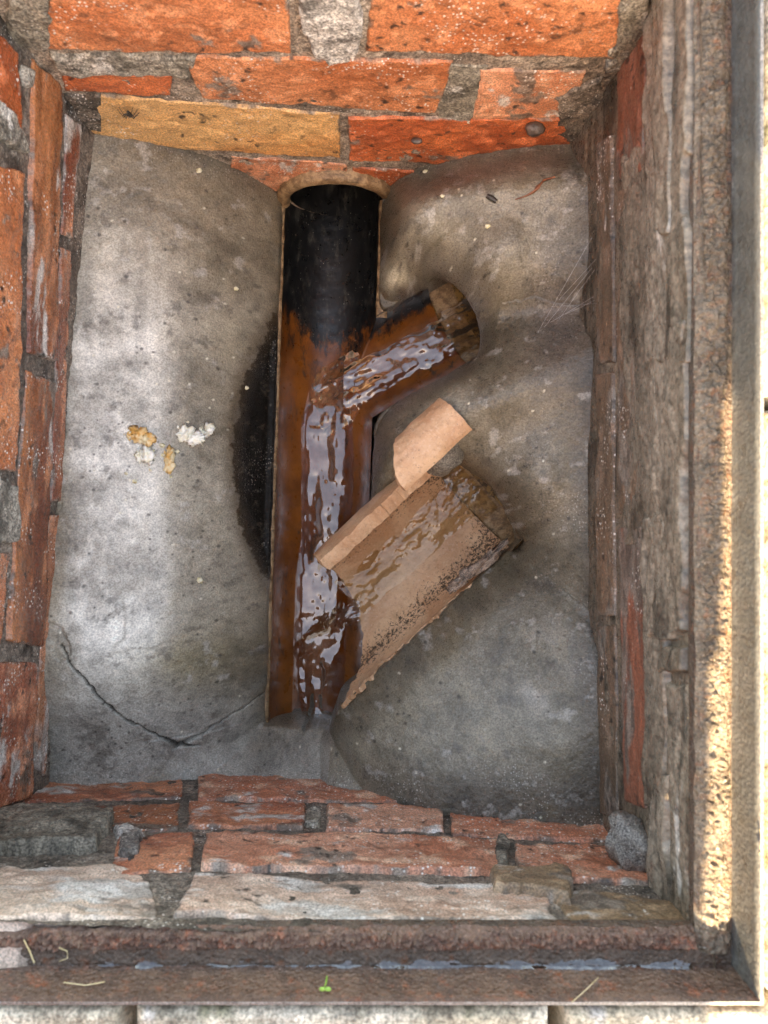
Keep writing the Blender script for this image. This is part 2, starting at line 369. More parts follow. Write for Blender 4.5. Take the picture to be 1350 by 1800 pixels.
# added unseen wall on the sunny side: throws the shade that fills the pit
sw = pset(empty('shade_wall', (-1.430, -0.72, GZ - 0.012)), 'low red brick wall, unseen, added beyond the near edge to shade the chamber', 'wall')
def boxVF(x0, x1, y0, y1, z0, z1, off=0):
    V = [(x, y, z) for x in (x0, x1) for y in (y0, y1) for z in (z0, z1)]
    F = [(0, 1, 3, 2), (4, 6, 7, 5), (0, 4, 5, 1), (2, 3, 7, 6), (0, 2, 6, 4), (1, 5, 7, 3)]
    return V, [tuple(i + off for i in f) for f in F]
V, F = boxVF(-1.7, 1.585, 0.006, 0.094, 0, 0.975); mkobj('mortar_core', V, F, M['mortar'], sw, False)
bm0 = None
for c in range(13):
    x = -1.7 - (0.112 if c % 2 else 0)
    while x < 1.57:
        xa, xb = max(x, -1.7), min(x + 0.215, 1.59)
        if xb - xa > 0.03:
            if xb - xa > 0.214 and bm0:
                ob = bpy.data.objects.new('brick', bm0); COL.objects.link(ob); ob.parent = sw
            else:
                V, F = boxVF(0, xb - xa, 0, 0.10, 0, 0.065); ob = mkobj('brick', V, F, M['shadewall'], sw, False)
                if xb - xa > 0.214: bm0 = ob.data
            ob.location = (xa, 0, c * 0.075)
        x += 0.225
V, F = boxVF(-1.72, 1.60, -0.02, 0.12, 0.975, 1.02); mkobj('coping', V, F, M['paving'], sw, False)

# ------------------------------------------------------------------ chamber walls
class Wall:
    def __init__(s, a, b, lean=0.0):
        s.a = np.array(a, float); s.b = np.array(b, float); s.L = np.linalg.norm(s.b - s.a)
        s.t = (s.b - s.a) / s.L; n = np.array([-s.t[1], s.t[0]])
        if n @ (-s.a) < 0: n = -n
        s.n = n; s.lean = lean             # n points inward; wall leans outward going up
    def pt(s, S, Z, off):
        k = off - s.lean * (Z - 0.2)
        return s.a[0] + s.t[0] * S + s.n[0] * k, s.a[1] + s.t[1] * S + s.n[1] * k, Z
    def hit(s, px, py):
        dx, dy = (px - 675) / FPX, (900 - py) / FPX
        # n.(xy-a) = -lean*(z-.2), xy = t*d, z = CAMZ-t
        nd = s.n[0] * dx + s.n[1] * dy
        t = (s.n @ s.a - s.lean * (CAMZ - 0.2)) / (nd - s.lean)
        x, y = t * dx, t * dy
        return float((np.array([x, y]) - s.a) @ s.t), CAMZ - t
WT = Wall((-0.262, 0.336), (0.182, 0.336), 0.0)
WL = Wall((-0.312, -0.262), (-0.255, 0.345), 0.03)
WB = Wall((-0.335, -0.2505), (0.20, -0.2695), -0.055)
WR = Wall((0.1815, -0.28), (0.1715, 0.35), 0.07)

def wall_bed(w, parent, mat, s0, s1, z0, z1, amp, seed, res=0.0016, sx=1.0, hole=None, streak=False):
    n = int((s1 - s0) / res); m = int((z1 - z0) / res)
    S, Z = np.meshgrid(np.linspace(s0, s1, n), np.linspace(z0, z1, m), indexing='ij')
    D = amp * fbm(S * sx, Z, 45, 5, seed) + amp * 0.5 * fbm(S * sx, Z, 190, 3, seed + 5)
    X, Y, ZZ = w.pt(S, Z, D)
    F = gridF(n, m)
    if hole:
        c = F.mean(1).astype(int); q = np.hypot(S.ravel()[F[:, 0]] - hole[0], Z.ravel()[F[:, 0]] - hole[1]); F = F[q > hole[2]]
    col, sp = mortar_paint(S, Z, mat, seed)
    return mkobj('mortar_bed', np.stack([X.ravel(), Y.ravel(), Z.ravel()], 1), F, M['pwet' if mat == 'side' else 'pmortar'], parent, True, dict(Col=col, sp=sp))
def piece(w, parent, mat, quad, proud=0.004, name='brick', seed=0, rag=0.003, rnd=0.004, amp=0.0009, res=0.0012, round_=0.0, back=0.03, sz=False, tilt=0.0, lab=None):
    q = [w.hit(*c) for c in quad] if not sz else quad
    q = np.array(q)                         # TL TR BR BL in (s, z)
    l = max(np.linalg.norm(q[1] - q[0]), np.linalg.norm(q[2] - q[3])); h = max(np.linalg.norm(q[3] - q[0]), np.linalg.norm(q[2] - q[1]))
    n = max(6, int(l / res)); m = max(6, int(h / res))
    A, B = np.meshgrid(np.linspace(0, 1, n), np.linspace(0, 1, m), indexing='ij')
    S = (q[0][0] * (1 - A) + q[1][0] * A) * (1 - B) + (q[3][0] * (1 - A) + q[2][0] * A) * B
    Z = (q[0][1] * (1 - A) + q[1][1] * A) * (1 - B) + (q[3][1] * (1 - A) + q[2][1] * A) * B
    an = 0.42 if w is WR else (0.6 if w is WL else 1.0)
    e1 = np.minimum(A, 1 - A) * l; e2 = np.minimum(B, 1 - B) * h
    if round_ > 0:
        r = np.sqrt(((A - .5) * 2) ** 2 + ((B - .5) * 2) ** 2); rb = np.maximum(abs(A - .5), abs(B - .5)) * 2
        e = (1 - (r * round_ + rb * (1 - round_))) * min(l, h) / 2
    else: e = np.minimum(e1, e2)
    e = e + rag * (fbm(S * an, Z, 55, 4, seed + 3) - 0.08) + (0.0013 if mat in BR else 0)
    proud = proud * 0.55
    D = -0.005 + (proud + 0.005) * smooth(-0.0005, rnd * 0.7, e) + amp * fbm(S * an, Z, 70, 5, seed) * 2 + amp * fbm(S * an, Z, 14, 2, seed + 9) * 2 + tilt * (B - .5)
    n0, m0 = n, m
    # skirt down into the wall so that the piece is solid
    edge = (A == 0) | (A == 1) | (B == 0) | (B == 1)
    D = np.where(edge, -back, D)
    if w is WT: D = np.where(np.hypot(S - PIPX - 0.262, Z - PIPZ) < 0.0575, -0.06, D)
    X, Y, ZZ = w.pt(S, Z, D)
    if mat in BR:
        col, sp, _, _ = brick_paint(S, Z, mat, seed, np.maximum(e, 0)); mm = M['pbrickwet' if w is WL else 'pbrick']
    else:
        col, sp = mortar_paint(S, Z, mat, seed); mm = M['pwet' if mat in ('render', 'side') else 'pmortar']
    ob = gridobj(name, X, Y, ZZ, mm, parent, dict(Col=col, sp=sp))
    if lab: ob['label'] = lab
    return ob

# far wall ----------------------------------------------------------
ft = pset(empty('brick_wall', (-0.04, 0.336, 0.0)), 'far brick wall with yellow and orange bricks above the dark pipe mouth', 'wall')
ft.location = (0, 0, 0)
PIPX, PIPZ = -0.0505, 0.056
wall_bed(WT, ft, 'joint', -0.01, WT.L + 0.01, 0.0, 0.43, 0.0016, 3, hole=(PIPX + 0.262, PIPZ, 0.0535))
rows = [
 ('orange', [(95, -60), (508, -60), (514, 88), (70, 80)], .006), ('orange', [(652, -60), (1100, -60), (1085, 100), (640, 88)], .005),
 ('red', [(104, 122), (306, 130), (302, 166), (112, 158)], .003), ('orange', [(322, 95), (802, 103), (768, 200), (352, 168)], .004),
 ('pinkbrick', [(842, 118), (1035, 122), (1012, 205), (828, 206)], .003),
 ('yellow', [(158, 162), (600, 196), (600, 273), (140, 250)], .005), ('red', [(610, 203), (1010, 205), (1000, 292), (612, 282)], .004),
 ('pinkbrick', [(405, 272), (612, 286), (612, 335), (400, 330)], .004), ('red', [(618, 292), (780, 300), (770, 340), (618, 336)], .003),
]
for i, (mt, q, pr) in enumerate(rows): piece(WT, ft, mt, q, pr, seed=20 + i * 7)
piece(WT, ft, 'grey', [(80, 88), (355, 92), (338, 136), (100, 130)], 0.006, 'mortar_patch', 101, 0.006, 0.007)
piece(WT, ft, 'grey', [(0, -60), (120, -60), (90, 96), (10, 70)], 0.008, 'mortar_patch', 102, 0.008, 0.01)
piece(WT, ft, 'palelump', [(506, -60), (645, -60), (636, 100), (545, 112)], 0.011, 'mortar_patch', 103, 0.009, 0.006, round_=0.35)
piece(WT, ft, 'grey', [(775, 108), (860, 112), (835, 218), (760, 215)], 0.004, 'mortar_patch', 104, 0.007, 0.006)
piece(WT, ft, 'grey', [(1085, -30), (1145, -30), (1140, 110), (1060, 120)], 0.008, 'mortar_patch', 105, 0.008, 0.008)
piece(WT, ft, 'dark', [(960, 170), (1075, 120), (1060, 300), (990, 260)], 0.005, 'mortar_patch', 106, 0.012, 0.010)
piece(WT, ft, 'dark', [(110, 160), (180, 160), (180, 225), (120, 225)], 0.007, 'mortar_patch', 107, 0.010, 0.008)

# left wall ---------------------------------------------------------
lt = pset(empty('brick_wall', (0, 0, 0)), 'left brick wall of worn orange bricks beside the pale benching', 'wall')
wall_bed(WL, lt, 'wetjoint', -0.02, WL.L + 0.02, 0.08, 0.435, 0.0018, 13)
lrows = [
 ('thin', [(112, 195), (140, 218), (124, 424), (106, 414)], .004), ('thin', [(104, 432), (126, 434), (106, 886), (84, 884)], .005),
 ('thin', [(80, 904), (104, 902), (76, 1370), (56, 1352)], .005),
 ('worn', [(52, 98), (104, 150), (96, 640), (44, 622)], .006), ('worn', [(42, 648), (94, 668), (72, 1142), (8, 1128)], .006),
 ('limed', [(-25, 1160), (66, 1162), (52, 1400), (-50, 1440)], .006),
 ('orange', [(-90, 262), (40, 300), (22, 832), (-100, 820)], .007), ('red', [(-90, -20), (28, 92), (36, 250), (-90, 210)], .005),
 ('pinkbrick', [(-100, 975), (14, 968), (-2, 1138), (-110, 1140)], .006),
]
for i, (mt, q, pr) in enumerate(lrows): piece(WL, lt, mt, q, pr, seed=220 + i * 7, rag=0.004)
piece(WL, lt, 'grey', [(26, 92), (58, 120), (52, 165), (34, 165)], 0.009, 'mortar_patch', 301, 0.004, 0.006, round_=0.5)
piece(WL, lt, 'grey', [(-50, 140), (15, 185), (42, 272), (-60, 240)], 0.010, 'mortar_patch', 302, 0.006, 0.006)
piece(WL, lt, 'grey', [(-40, 815), (32, 845), (30, 950), (-40, 968)], 0.009, 'mortar_patch', 303, 0.007, 0.006)

# near (bottom) wall ------------------------------------------------
bt = pset(empty('brick_wall', (0, 0, 0)), 'near brick wall with lime-crusted bricks and a broken pale top course', 'wall')
wall_bed(WB, bt, 'dark', 0.0, WB.L, 0.08, 0.415, 0.0022, 33)
brows = [  # lighter bricks here have missing light painted into their colour
 ('limed', [(40, 1350), (324, 1352), (322, 1406), (20, 1414)], .005), ('lightened', [(346, 1350), (800, 1360), (800, 1416), (346, 1408)], .006),
 ('dirty', [(10, 1420), (318, 1413), (316, 1460), (-30, 1478)], .004), ('limed', [(330, 1414), (540, 1416), (536, 1461), (326, 1459)], .006),
 ('lightened', [(572, 1418), (780, 1420), (782, 1466), (568, 1464)], .007), ('lightened', [(788, 1420), (1075, 1425), (1098, 1484), (792, 1471)], .006),
 ('limed', [(205, 1475), (346, 1468), (338, 1534), (190, 1545)], .005), ('lightened', [(360, 1470), (886, 1481), (892, 1541), (350, 1534)], .008),
 ('lightened', [(902, 1486), (1100, 1492), (1165, 1562), (908, 1550)], .007),
 ('pale', [(-60, 1528), (258, 1530), (282, 1618), (-110, 1620)], .006), ('pale', [(342, 1541), (955, 1560), (985, 1626), (300, 1616)], .006),
 ('tanbrick', [(966, 1566), (1195, 1588), (1240, 1642), (1000, 1630)], .006),
]
for i, (mt, q, pr) in enumerate(brows): piece(WB, bt, mt, q, pr, seed=420 + i * 7, rag=0.004, amp=0.0012)
piece(WB, bt, 'slab', [(-60, 1432), (206, 1440), (178, 1502), (-80, 1516)], 0.020, 'mortar_patch', 501, 0.007, 0.007, amp=0.0015, lab='thick grey-brown slab of mortar bulging from the brickwork')
piece(WB, bt, 'lump', [(196, 1462), (262, 1452), (250, 1524), (200, 1520)], 0.013, 'mortar_patch', 502, 0.008, 0.008, round_=0.4)
piece(WB, bt, 'grey', [(530, 1420), (575, 1418), (568, 1462), (530, 1460)], 0.008, 'mortar_patch', 503, 0.005, 0.006, round_=0.5)
piece(WB, bt, 'slab', [(866, 1476), (900, 1478), (896, 1545), (868, 1540)], 0.013, 'mortar_patch', 504, 0.004, 0.005)
piece(WB, bt, 'tanbrick', [(850, 1535), (1010, 1545), (1010, 1600), (860, 1580)], 0.018, 'mortar_patch', 505, 0.010, 0.008)

# right wall --------------------------------------------------------
rt = pset(empty('brick_wall', (0, 0, 0)), 'right brick wall behind brown peeling render under the iron frame', 'wall')
wall_bed(WR, rt, 'side', 0.0, WR.L, 0.10, 0.415, 0.0022, 53, sx=0.15)
rrows = [
 ('brownface', [(1050, 250), (1080, 235), (1082, 640), (1050, 645)], .004), ('brownface', [(1050, 655), (1082, 650), (1084, 1085), (1052, 1085)], .004),
 ('brownface', [(1052, 1096), (1084, 1096), (1090, 1440), (1052, 1430)], .004),
 ('coatedred', [(1086, 92), (1142, 40), (1140, 300), (1088, 325)], .003), ('brownface', [(1088, 335), (1140, 312), (1140, 905), (1088, 905)], .004),
 ('coatedred', [(1092, 925), (1138, 922), (1140, 1425), (1098, 1408)], .004),
]
for i, (mt, q, pr) in enumerate(rrows): piece(WR, rt, mt, q, pr, seed=620 + i * 7, rag=0.004)
def rlayer(y0, y1, x0, x1, proud, seed, mat='render', rag=0.008, tilt=0.0, name='render_flake'):
    piece(WR, rt, mat, [(x0, y0), (x1, y0), (x1, y1), (x0, y1)], proud, name, seed, rag, 0.005, amp=0.0013, tilt=tilt, back=0.02)
rlayer(255, 960, 1098, 1176, 0.006, 701, rag=0.014)
rlayer(-60, 640, 1146, 1226, 0.011, 702, rag=0.012)
rlayer(560, 1128, 1150, 1222, 0.012, 703, rag=0.012)
rlayer(1132, 1185, 1172, 1222, 0.014, 704, rag=0.006)
rlayer(1195, 1640, 1150, 1232, 0.009, 705, rag=0.012)
rlayer(900, 1420, 1140, 1182, 0.010, 706, rag=0.010)
rlayer(1360, 1620, 1150, 1190, 0.012, 707, rag=0.010)
rlayer(-60, 420, 1170, 1200, 0.016, 708, rag=0.010)

# ------------------------------------------------------------------ channel geometry in plan
A0 = np.array(P(583, 380, 0.055)[:2]); A1 = np.array(P(553, 1285, 0.055)[:2])
MD = (A1 - A0) / np.linalg.norm(A1 - A0)               # main flow direction (towards the bottom of the photo)
MN = np.array([-MD[1], MD[0]])                          # across: towards +x
RM = 0.050
M1 = np.array(P(806, 534, 0.135)[:2]); J1 = np.array(P(560, 703, 0.04)[:2])
D1 = (J1 - M1) / np.linalg.norm(J1 - M1); N1 = np.array([-D1[1], D1[0]]); RB = 0.046; ZB1 = 0.009
T0 = np.array([0.0820, 0.0027]); D2 = np.array([-0.731, -0.682]); N2 = np.array([-0.682, 0.731]); RT = 0.056; ZT = 0.108; THK = 0.015
def uv_main(x, y): return (x - A0[0]) * MN[0] + (y - A0[1]) * MN[1], (x - A0[0]) * MD[0] + (y - A0[1]) * MD[1]
def uv1(x, y): return (x - M1[0]) * N1[0] + (y - M1[1]) * N1[1], (x - M1[0]) * D1[0] + (y - M1[1]) * D1[1]
def uv2(x, y): return (x - T0[0]) * N2[0] + (y - T0[1]) * N2[1], (x - T0[0]) * D2[0] + (y - T0[1]) * D2[1]
def zmain(u): return np.where(abs(u) < RM, RM - np.sqrt(np.maximum(RM * RM - u * u, 0)), 9.0)
def zbr1(n, v): return np.where(abs(n) < RB, ZB1 + 0.03 * np.clip(0.16 - v, 0, 1) * 0 + RB - np.sqrt(np.maximum(RB * RB - n * n, 0)), 9.0)
MLEN = (A0[1] - (-0.2262)) / -MD[1]                     # main channel ends under the concrete lip

# ------------------------------------------------------------------ concrete benching
ang = math.atan2(MD[0], -MD[1])
res = 0.00085
ca, sa = math.cos(ang), math.sin(ang)
n = int(0.56 / res); m = int(0.66 / res)
GU, GV = np.meshgrid(np.linspace(-0.275, 0.285, n), np.linspace(-0.05, 0.61, m), indexing='ij')
X = A0[0] + MN[0] * GU + MD[0] * GV; Y = A0[1] + MN[1] * GU + MD[1] * GV
wob = 0.0016 * fbm(X, Y, 40, 4, 77)
U, Vv = uv_main(X, Y); n1, v1 = uv1(X, Y); n2, v2 = uv2(X, Y)
def box_sd(a, b, ha, b0, b1):                            # signed distance to a strip |a|<ha, b0<b<b1
    qa = abs(a) - ha; qb = np.maximum(b0 - b, b - b1)
    return np.hypot(np.maximum(qa, 0), np.maximum(qb, 0)) + np.minimum(np.maximum(qa, qb), 0)
def smin(a, b, k):
    h = np.clip(0.5 + 0.5 * (b - a) / k, 0, 1); return b * (1 - h) + a * h - k * h * (1 - h)
sdm = box_sd(U, Vv, RM + 0.0022, -0.2, MLEN)
sdm = np.maximum(sdm, (U - np.interp(Vv, [MLEN - 0.075, MLEN - 0.03, MLEN], [RM + 0.004, 0.026, 0.016])) * 0.85)
sd1 = box_sd(n1, v1 - 0.34 * n1 ** 2 / 0.045, RB - 0.001, -0.004, 0.5); sd1 = np.where(U < 0, 9, sd1)
n2c = n2 - 0.003
sd2 = box_sd(n2c, v2 - 0.30 * n2c ** 2 / 0.055, 0.0595, -0.018, 0.26); sd2 = np.where(U < -0.02, 9, sd2)
sd = smin(smin(sdm, sd1, 0.016), sd2, 0.004) + wob
s_ = np.maximum(smin(smin(sdm, sd1, 0.035), sd2, 0.02) + wob, 0)
s_ = np.where(U < 0, np.maximum(sd, 0), s_)
right = smooth(0.0, 0.03, U)
w2 = np.exp(-np.maximum(sd2, 0) / 0.035) * right
base = 0.0600 + 0.048 * w2
rise = (0.150 - 0.055 * right) * (1 - np.exp(-s_ / 0.070))
q_ = np.clip(s_ / 0.030, 0, 1); nose = right * 0.066 * (1 - (1 - q_) ** 1.9) * (1 - 0.72 * w2 * smooth(0.12, 0.0, n2c)) * (0.3 + 0.7 * smooth(0.0, 0.06, 0.336 - Y))
zb = base + rise * (1 - 0.30 * w2) + nose
dr = np.clip((0.178 - X), 0, 1); zb += 0.012 * np.exp(-dr / 0.05) * right      # sweep up at the right wall
low = smooth(-0.12, -0.25, Y) * smooth(0.05, -0.12, X); zb = zb * (1 - 0.2 * low)
# lip over the outlet and the low apron at the near wall
apron = smooth(MLEN - 0.012, MLEN + 0.004, Vv)
zap = 0.060 + 0.062 * smooth(-0.004, 0.045, Vv - MLEN) + 0.06 * smooth(-0.02, 0.17, X) * smooth(0.0, 0.04, Vv - MLEN)
zb = np.where(Vv > MLEN - 0.002, np.maximum(zb, np.minimum(zap, 0.24)), zb)
zb += 0.0035 * fbm(X, Y, 9, 3, 5) + 0.0012 * fbm(X, Y, 45, 4, 8) + 0.00035 * fbm(X, Y, 260, 3, 9)
# hollow where the black slime lies beside the channel
yc = P(430, 790, .075)[1]; wst = 0.036 * (1 - ((Y - yc) / 0.152) ** 2)
dl = -(U + RM)
stain = np.clip((wst - dl) / 0.010 + 0.4, 0, 1) * (U < 0) * (dl > -0.01)
zb -= 0.016 * smooth(0, 0.012, wst - dl + 0.004 * fbm(X, Y, 40, 4, 78)) * (U < 0) * smooth(0.0, 0.012, dl)
# cracks and valleys
def poly_d(pts, zz):
    q = [np.array(P(a, b, zz)[:2]) for a, b in pts]; d = np.full(X.shape, 9.0)
    wx = X + 0.0030 * fbm(X, Y, 110, 5, 31, .7); wy = Y + 0.0030 * fbm(X, Y, 110, 5, 32, .7)
    for a, b in zip(q[:-1], q[1:]):
        ab = b - a; t = np.clip(((wx - a[0]) * ab[0] + (wy - a[1]) * ab[1]) / (ab @ ab), 0, 1)
        d = np.minimum(d, np.hypot(wx - a[0] - t * ab[0], wy - a[1] - t * ab[1]))
    return d
c1 = poly_d([(118, 1130), (140, 1172), (160, 1196), (172, 1225), (205, 1268), (245, 1303), (285, 1335), (322, 1345)], 0.178)
c2 = poly_d([(285, 1335), (335, 1318), (375, 1296), (420, 1275), (462, 1252)], 0.172)
c3 = poly_d([(100, 1105), (112, 1120), (118, 1142)], 0.182)
c4 = poly_d([(895, 515), (950, 510), (1030, 540)], 0.19)
c5 = poly_d([(905, 945), (950, 1000), (985, 1030), (1035, 1075)], 0.18)
va = poly_d([(905, 530), (1060, 548)], 0.19); vb = poly_d([(925, 980), (950, 1000), (1050, 1085)], 0.18)
zb -= 0.016 * np.exp(-(va / 0.020) ** 2) + 0.014 * np.exp(-(vb / 0.018) ** 2)
def hp(px, py, zz_, rx, ry): q = P(px, py, zz_); return np.exp(-((X - q[0]) / rx) ** 2 - ((Y - q[1]) / ry) ** 2)
edge_in = smooth(0.0, 0.012, s_)
zb += edge_in * (0.030 * hp(862, 470, .16, .030, .034) + 0.016 * hp(800, 680, .15, .045, .028) + 0.026 * hp(935, 850, .18, .028, .036) - 0.014 * hp(1000, 560, .2, .04, .035))
hump = np.exp(-((X - P(720, 0, .11)[0]) / 0.028) ** 2 - ((Y - P(0, 440, .11)[1]) / 0.035) ** 2); zb += 0.020 * hump * smooth(0.004, 0.02, s_)
zb -= 0.007 * (1 - smooth(0.0002, 0.0011, c1 - .0012 * np.maximum(0, fbm(X, Y, 45, 3, 240)))) + 0.0035 * (1 - smooth(0.0002, 0.0016, c2)) + 0.002 * (1 - smooth(0.006, 0.0085, c3)) + 0.002 * (1 - smooth(0, 0.0012, c4)) + 0.002 * (1 - smooth(0, 0.0014, c5))
zb += 0.0022 * (smooth(0.0, 0.004, c2)) * smooth(0.03, 0.0, c2) * (((Y - P(335, 1318, .172)[1]) < 0))
# drop into the channels
DEEP = -0.025
zz = DEEP + (zb - DEEP) * smooth(-0.0030, 0.0012, sd)
zz = np.where(sd > 0.0012, zb, zz)
# undercut the lip over each branch mouth: the drop slants back under the lip
for (nn, vv, D, rr, vl, zl) in ((n1, v1, D1, RB + .012, -0.004, 0.13), (n2c, v2, D2, 0.072, -0.018, 0.16)):
    k = smooth(0.0, 1.0, np.clip((zl - zz) / zl, 0, 1)) * (1 - smooth(rr - .012, rr, abs(nn))) * (1 - smooth(vl + 0.004, vl + 0.05, vv)) * smooth(vl - 0.03, vl - 0.004, vv)
    X = X - D[0] * 0.05 * k; Y = Y - D[1] * 0.05 * k
Xr, Yr = X, Y
PX = 675 + Xr * FPX / (CAMZ - zz); PY = 900 - Yr * FPX / (CAMZ - zz)
def gs(cx, cy_, rx, ry): return np.exp(-((PX - cx) / rx) ** 2 - ((PY - cy_) / ry) ** 2)
f1 = fbm(Xr, Yr, 7, 4, 201); f2 = fbm(Xr, Yr, 18, 5, 202, .6); f3 = fbm(Xr, Yr, 45, 5, 203, .62); f4 = fbm(Xr, Yr, 120, 4, 204, .65); f5 = fbm(Xr, Yr, 330, 3, 205, .7)
col = L((.215, .185, .142), (.30, .275, .235), smooth(-.45, .45, f1 + .4 * f2))
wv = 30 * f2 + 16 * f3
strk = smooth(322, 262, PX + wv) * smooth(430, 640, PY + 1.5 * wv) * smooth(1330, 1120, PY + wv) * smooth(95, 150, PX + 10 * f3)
col = L(col, (.62, .615, .60), strk * (.55 + .45 * smooth(-.4, .3, f2 + .5 * f3)) * .9)  # sky sheen painted in as a pale streak down the left benching
col = L(col, (.17, .145, .112), gs(330, 300, 230, 150) * smooth(-.5, .3, f2) * .8)
col = L(col, (.36, .345, .315), gs(200, 440, 80, 60) * smooth(-.3, .3, f3) * .7)
col = L(col, (.27, .27, .265), smooth(1130, 1290, PY) * (PX < 620) * smooth(-.4, .3, f2 + .3) * .75)
col = L(col, (.20, .165, .095), gs(320, 1165, 90, 45) * .6 + gs(420, 760, 60, 260) * smooth(-.2, .4, f2) * .45)
rgt = (U > 0.02)
col = L(col, (.185, .160, .125), rgt * .45)  # right side darker: its weaker light painted in with the brown wet tone
col = L(col, (.30, .285, .26), rgt * gs(880, 390, 110, 75) * smooth(-.5, .3, f2) * .85)
col = L(col, (.235, .215, .185), rgt * gs(905, 790, 120, 140) * smooth(-.5, .4, f2) * .8)
col = L(col, (.135, .115, .115), rgt * gs(985, 570, 70, 110) * .8)
col = L(col, (.265, .25, .222), rgt * gs(850, 1180, 230, 150) * .75)
col = L(col, (.195, .150, .080), rgt * (gs(860, 1110, 130, 90) + gs(800, 1290, 160, 70)) * smooth(-.2, .35, f2) * .6)
col = L(col, (.33, .325, .335), rgt * gs(950, 1170, 75, 110) * smooth(-.3, .3, f2) * .8)
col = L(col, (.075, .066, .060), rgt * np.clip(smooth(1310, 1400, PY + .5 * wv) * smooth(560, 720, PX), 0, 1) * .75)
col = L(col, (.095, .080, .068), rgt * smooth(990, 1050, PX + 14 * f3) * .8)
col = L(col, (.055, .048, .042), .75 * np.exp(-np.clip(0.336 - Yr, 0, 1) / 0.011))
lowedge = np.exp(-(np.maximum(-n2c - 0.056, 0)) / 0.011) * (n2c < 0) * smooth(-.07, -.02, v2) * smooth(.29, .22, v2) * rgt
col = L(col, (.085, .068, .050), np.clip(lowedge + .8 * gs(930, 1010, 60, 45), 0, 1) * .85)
# damp brown halo along the channel edges, lighter bulb at the tip of the upper lobe
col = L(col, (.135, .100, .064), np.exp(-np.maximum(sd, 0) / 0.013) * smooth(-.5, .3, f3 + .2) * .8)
col = L(col, (.080, .056, .036), np.exp(-np.maximum(sd, 0) / 0.012) * rgt * (PY < 900) * smooth(-.6, .2, f3 + .2) * .85)  # flank shade painted in over brown staining on the right lobes
col = L(col, (.62, .57, .47), np.clip(1.15 * gs(692, 487, 26, 22), 0, 1) * smooth(-.45, .25, f4 + .25))
col = L(col, (.10, .045, .020), np.clip(gs(680, 512, 34, 14), 0, 1) * smooth(-.3, .3, f3 + .2))
dd = poly_d([(250, 350), (330, 385), (400, 410), (470, 425)], .17)
col = L(col, (.10, .085, .066), smooth(.010, .001, dd + .004 * f3) * .6)
tide = abs(fbm(Xr, Yr, 9, 4, 220, .5)); col = L(col, (.13, .108, .078), smooth(.035, .0, tide) * smooth(-.1, .3, fbm(Xr, Yr, 14, 3, 221)) * .45)
trow = fbm(U * 3.0, Vv * .22, 40, 4, 222); col = col * (1 + .16 * trow * (U < 0))[..., None]
col = L(col * np.array([1.05, 1.01, .91]), col * np.array([1.06, 1.0, .86]), rgt * 1.0)
col = col * (1 + .38 * f2 + .36 * f3 + .26 * f4 + .20 * f5)[..., None]
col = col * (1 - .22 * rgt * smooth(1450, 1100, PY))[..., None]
col = L(col, (.028, .023, .018), np.maximum(1 - smooth(.0002, .0010, c1 - .0012 * np.maximum(0, fbm(Xr, Yr, 45, 3, 240)) + .0005 * f3), .7 * (1 - smooth(.0001, .0010, c2 + .0005 * f3))) * .9)
col = L(col, (.46, .43, .38), smooth(.28, .55, fbm(Xr, Yr, 70, 5, 206, .65)) * .45)
col = L(col, (.085, .072, .058), smooth(.26, .52, fbm(Xr, Yr, 62, 5, 207, .65)) * .55)
d, idv = vor2(Xr, Yr, 150, 208); col = L(col, (.040, .033, .027), smooth(.10 + .22 * vn(Xr * 40, Yr * 40, 230), .06, d) * (idv > .86) * smooth(-.1, .2, fbm(Xr, Yr, 16, 3, 209)) * .85)
d, idv = vor2(Xr, Yr, 60, 210); col = L(col, (.042, .035, .028), smooth(.13, .05, d) * (idv > .94) * .8)
d, idv = vor2(Xr, Yr, 90, 212); col = L(col, (.66, .60, .46), smooth(.12, .06, d) * (idv > .955) * .9)
stm = smooth(.40, .60, stain + .62 * f3 + .3 * f4)
col = L(col, L((.006, .005, .004), (.045, .036, .026), smooth(.22, .55, f4 + .5 * f5)), stm * .98)
col = L(col, (.09, .06, .034), np.clip(np.exp(-((wst - dl) / .006) ** 2), 0, 1) * (U < 0) * .6 * (wst > 0))
sp = np.clip(.03 + .8 * smooth(1290, 1400, PY) + .5 * rgt * smooth(880, 1040, PX) + .3 * stm + .5 * np.exp(-np.clip(0.336 - Yr, 0, 1) / 0.02), 0, 1) * smooth(-.3, .4, f2 + .15)
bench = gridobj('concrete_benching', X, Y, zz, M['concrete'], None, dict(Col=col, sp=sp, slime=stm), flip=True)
pset(bench, 'grey stained concrete benching sloping down to the drain channel, cracked at one corner', 'benching')

# ------------------------------------------------------------------ main clay channel with the upper branch
ch = pset(empty('drain_channel', (0, 0, 0)), 'brown glazed clay channel running through the chamber, black near its inlet pipe', 'drain channel')
TH = np.linspace(-math.pi / 2, math.pi / 2, 90); VV = np.linspace(-0.075, MLEN + 0.03, 460)
t_, v_ = np.meshgrid(TH, VV, indexing='ij')
u_ = RM * np.sin(t_); z_ = RM - RM * np.cos(t_)
x_ = A0[0] + MN[0] * u_ + MD[0] * v_; y_ = A0[1] + MN[1] * u_ + MD[1] * v_
bn, bv = uv1(x_, y_)
zbk = np.where(bv > -0.01, zbr1(bn, bv), 9); zbk = np.where(u_ < 0.0, 9, zbk)
z_ = np.minimum(z_, zbk - 0.0006)
z_ += 0.0005 * fbm(x_, y_, 60, 4, 3)
blk = smooth(P(0, 700, .01)[1], P(0, 500, .01)[1], y_ + 0.03 * fbm(x_, y_, 30, 4, 91)) * (1 - 0.45 * smooth(-0.5, -1.2, t_) * smooth(0.26, 0.16, y_))  # black deposit, with some of the inlet's shade painted in
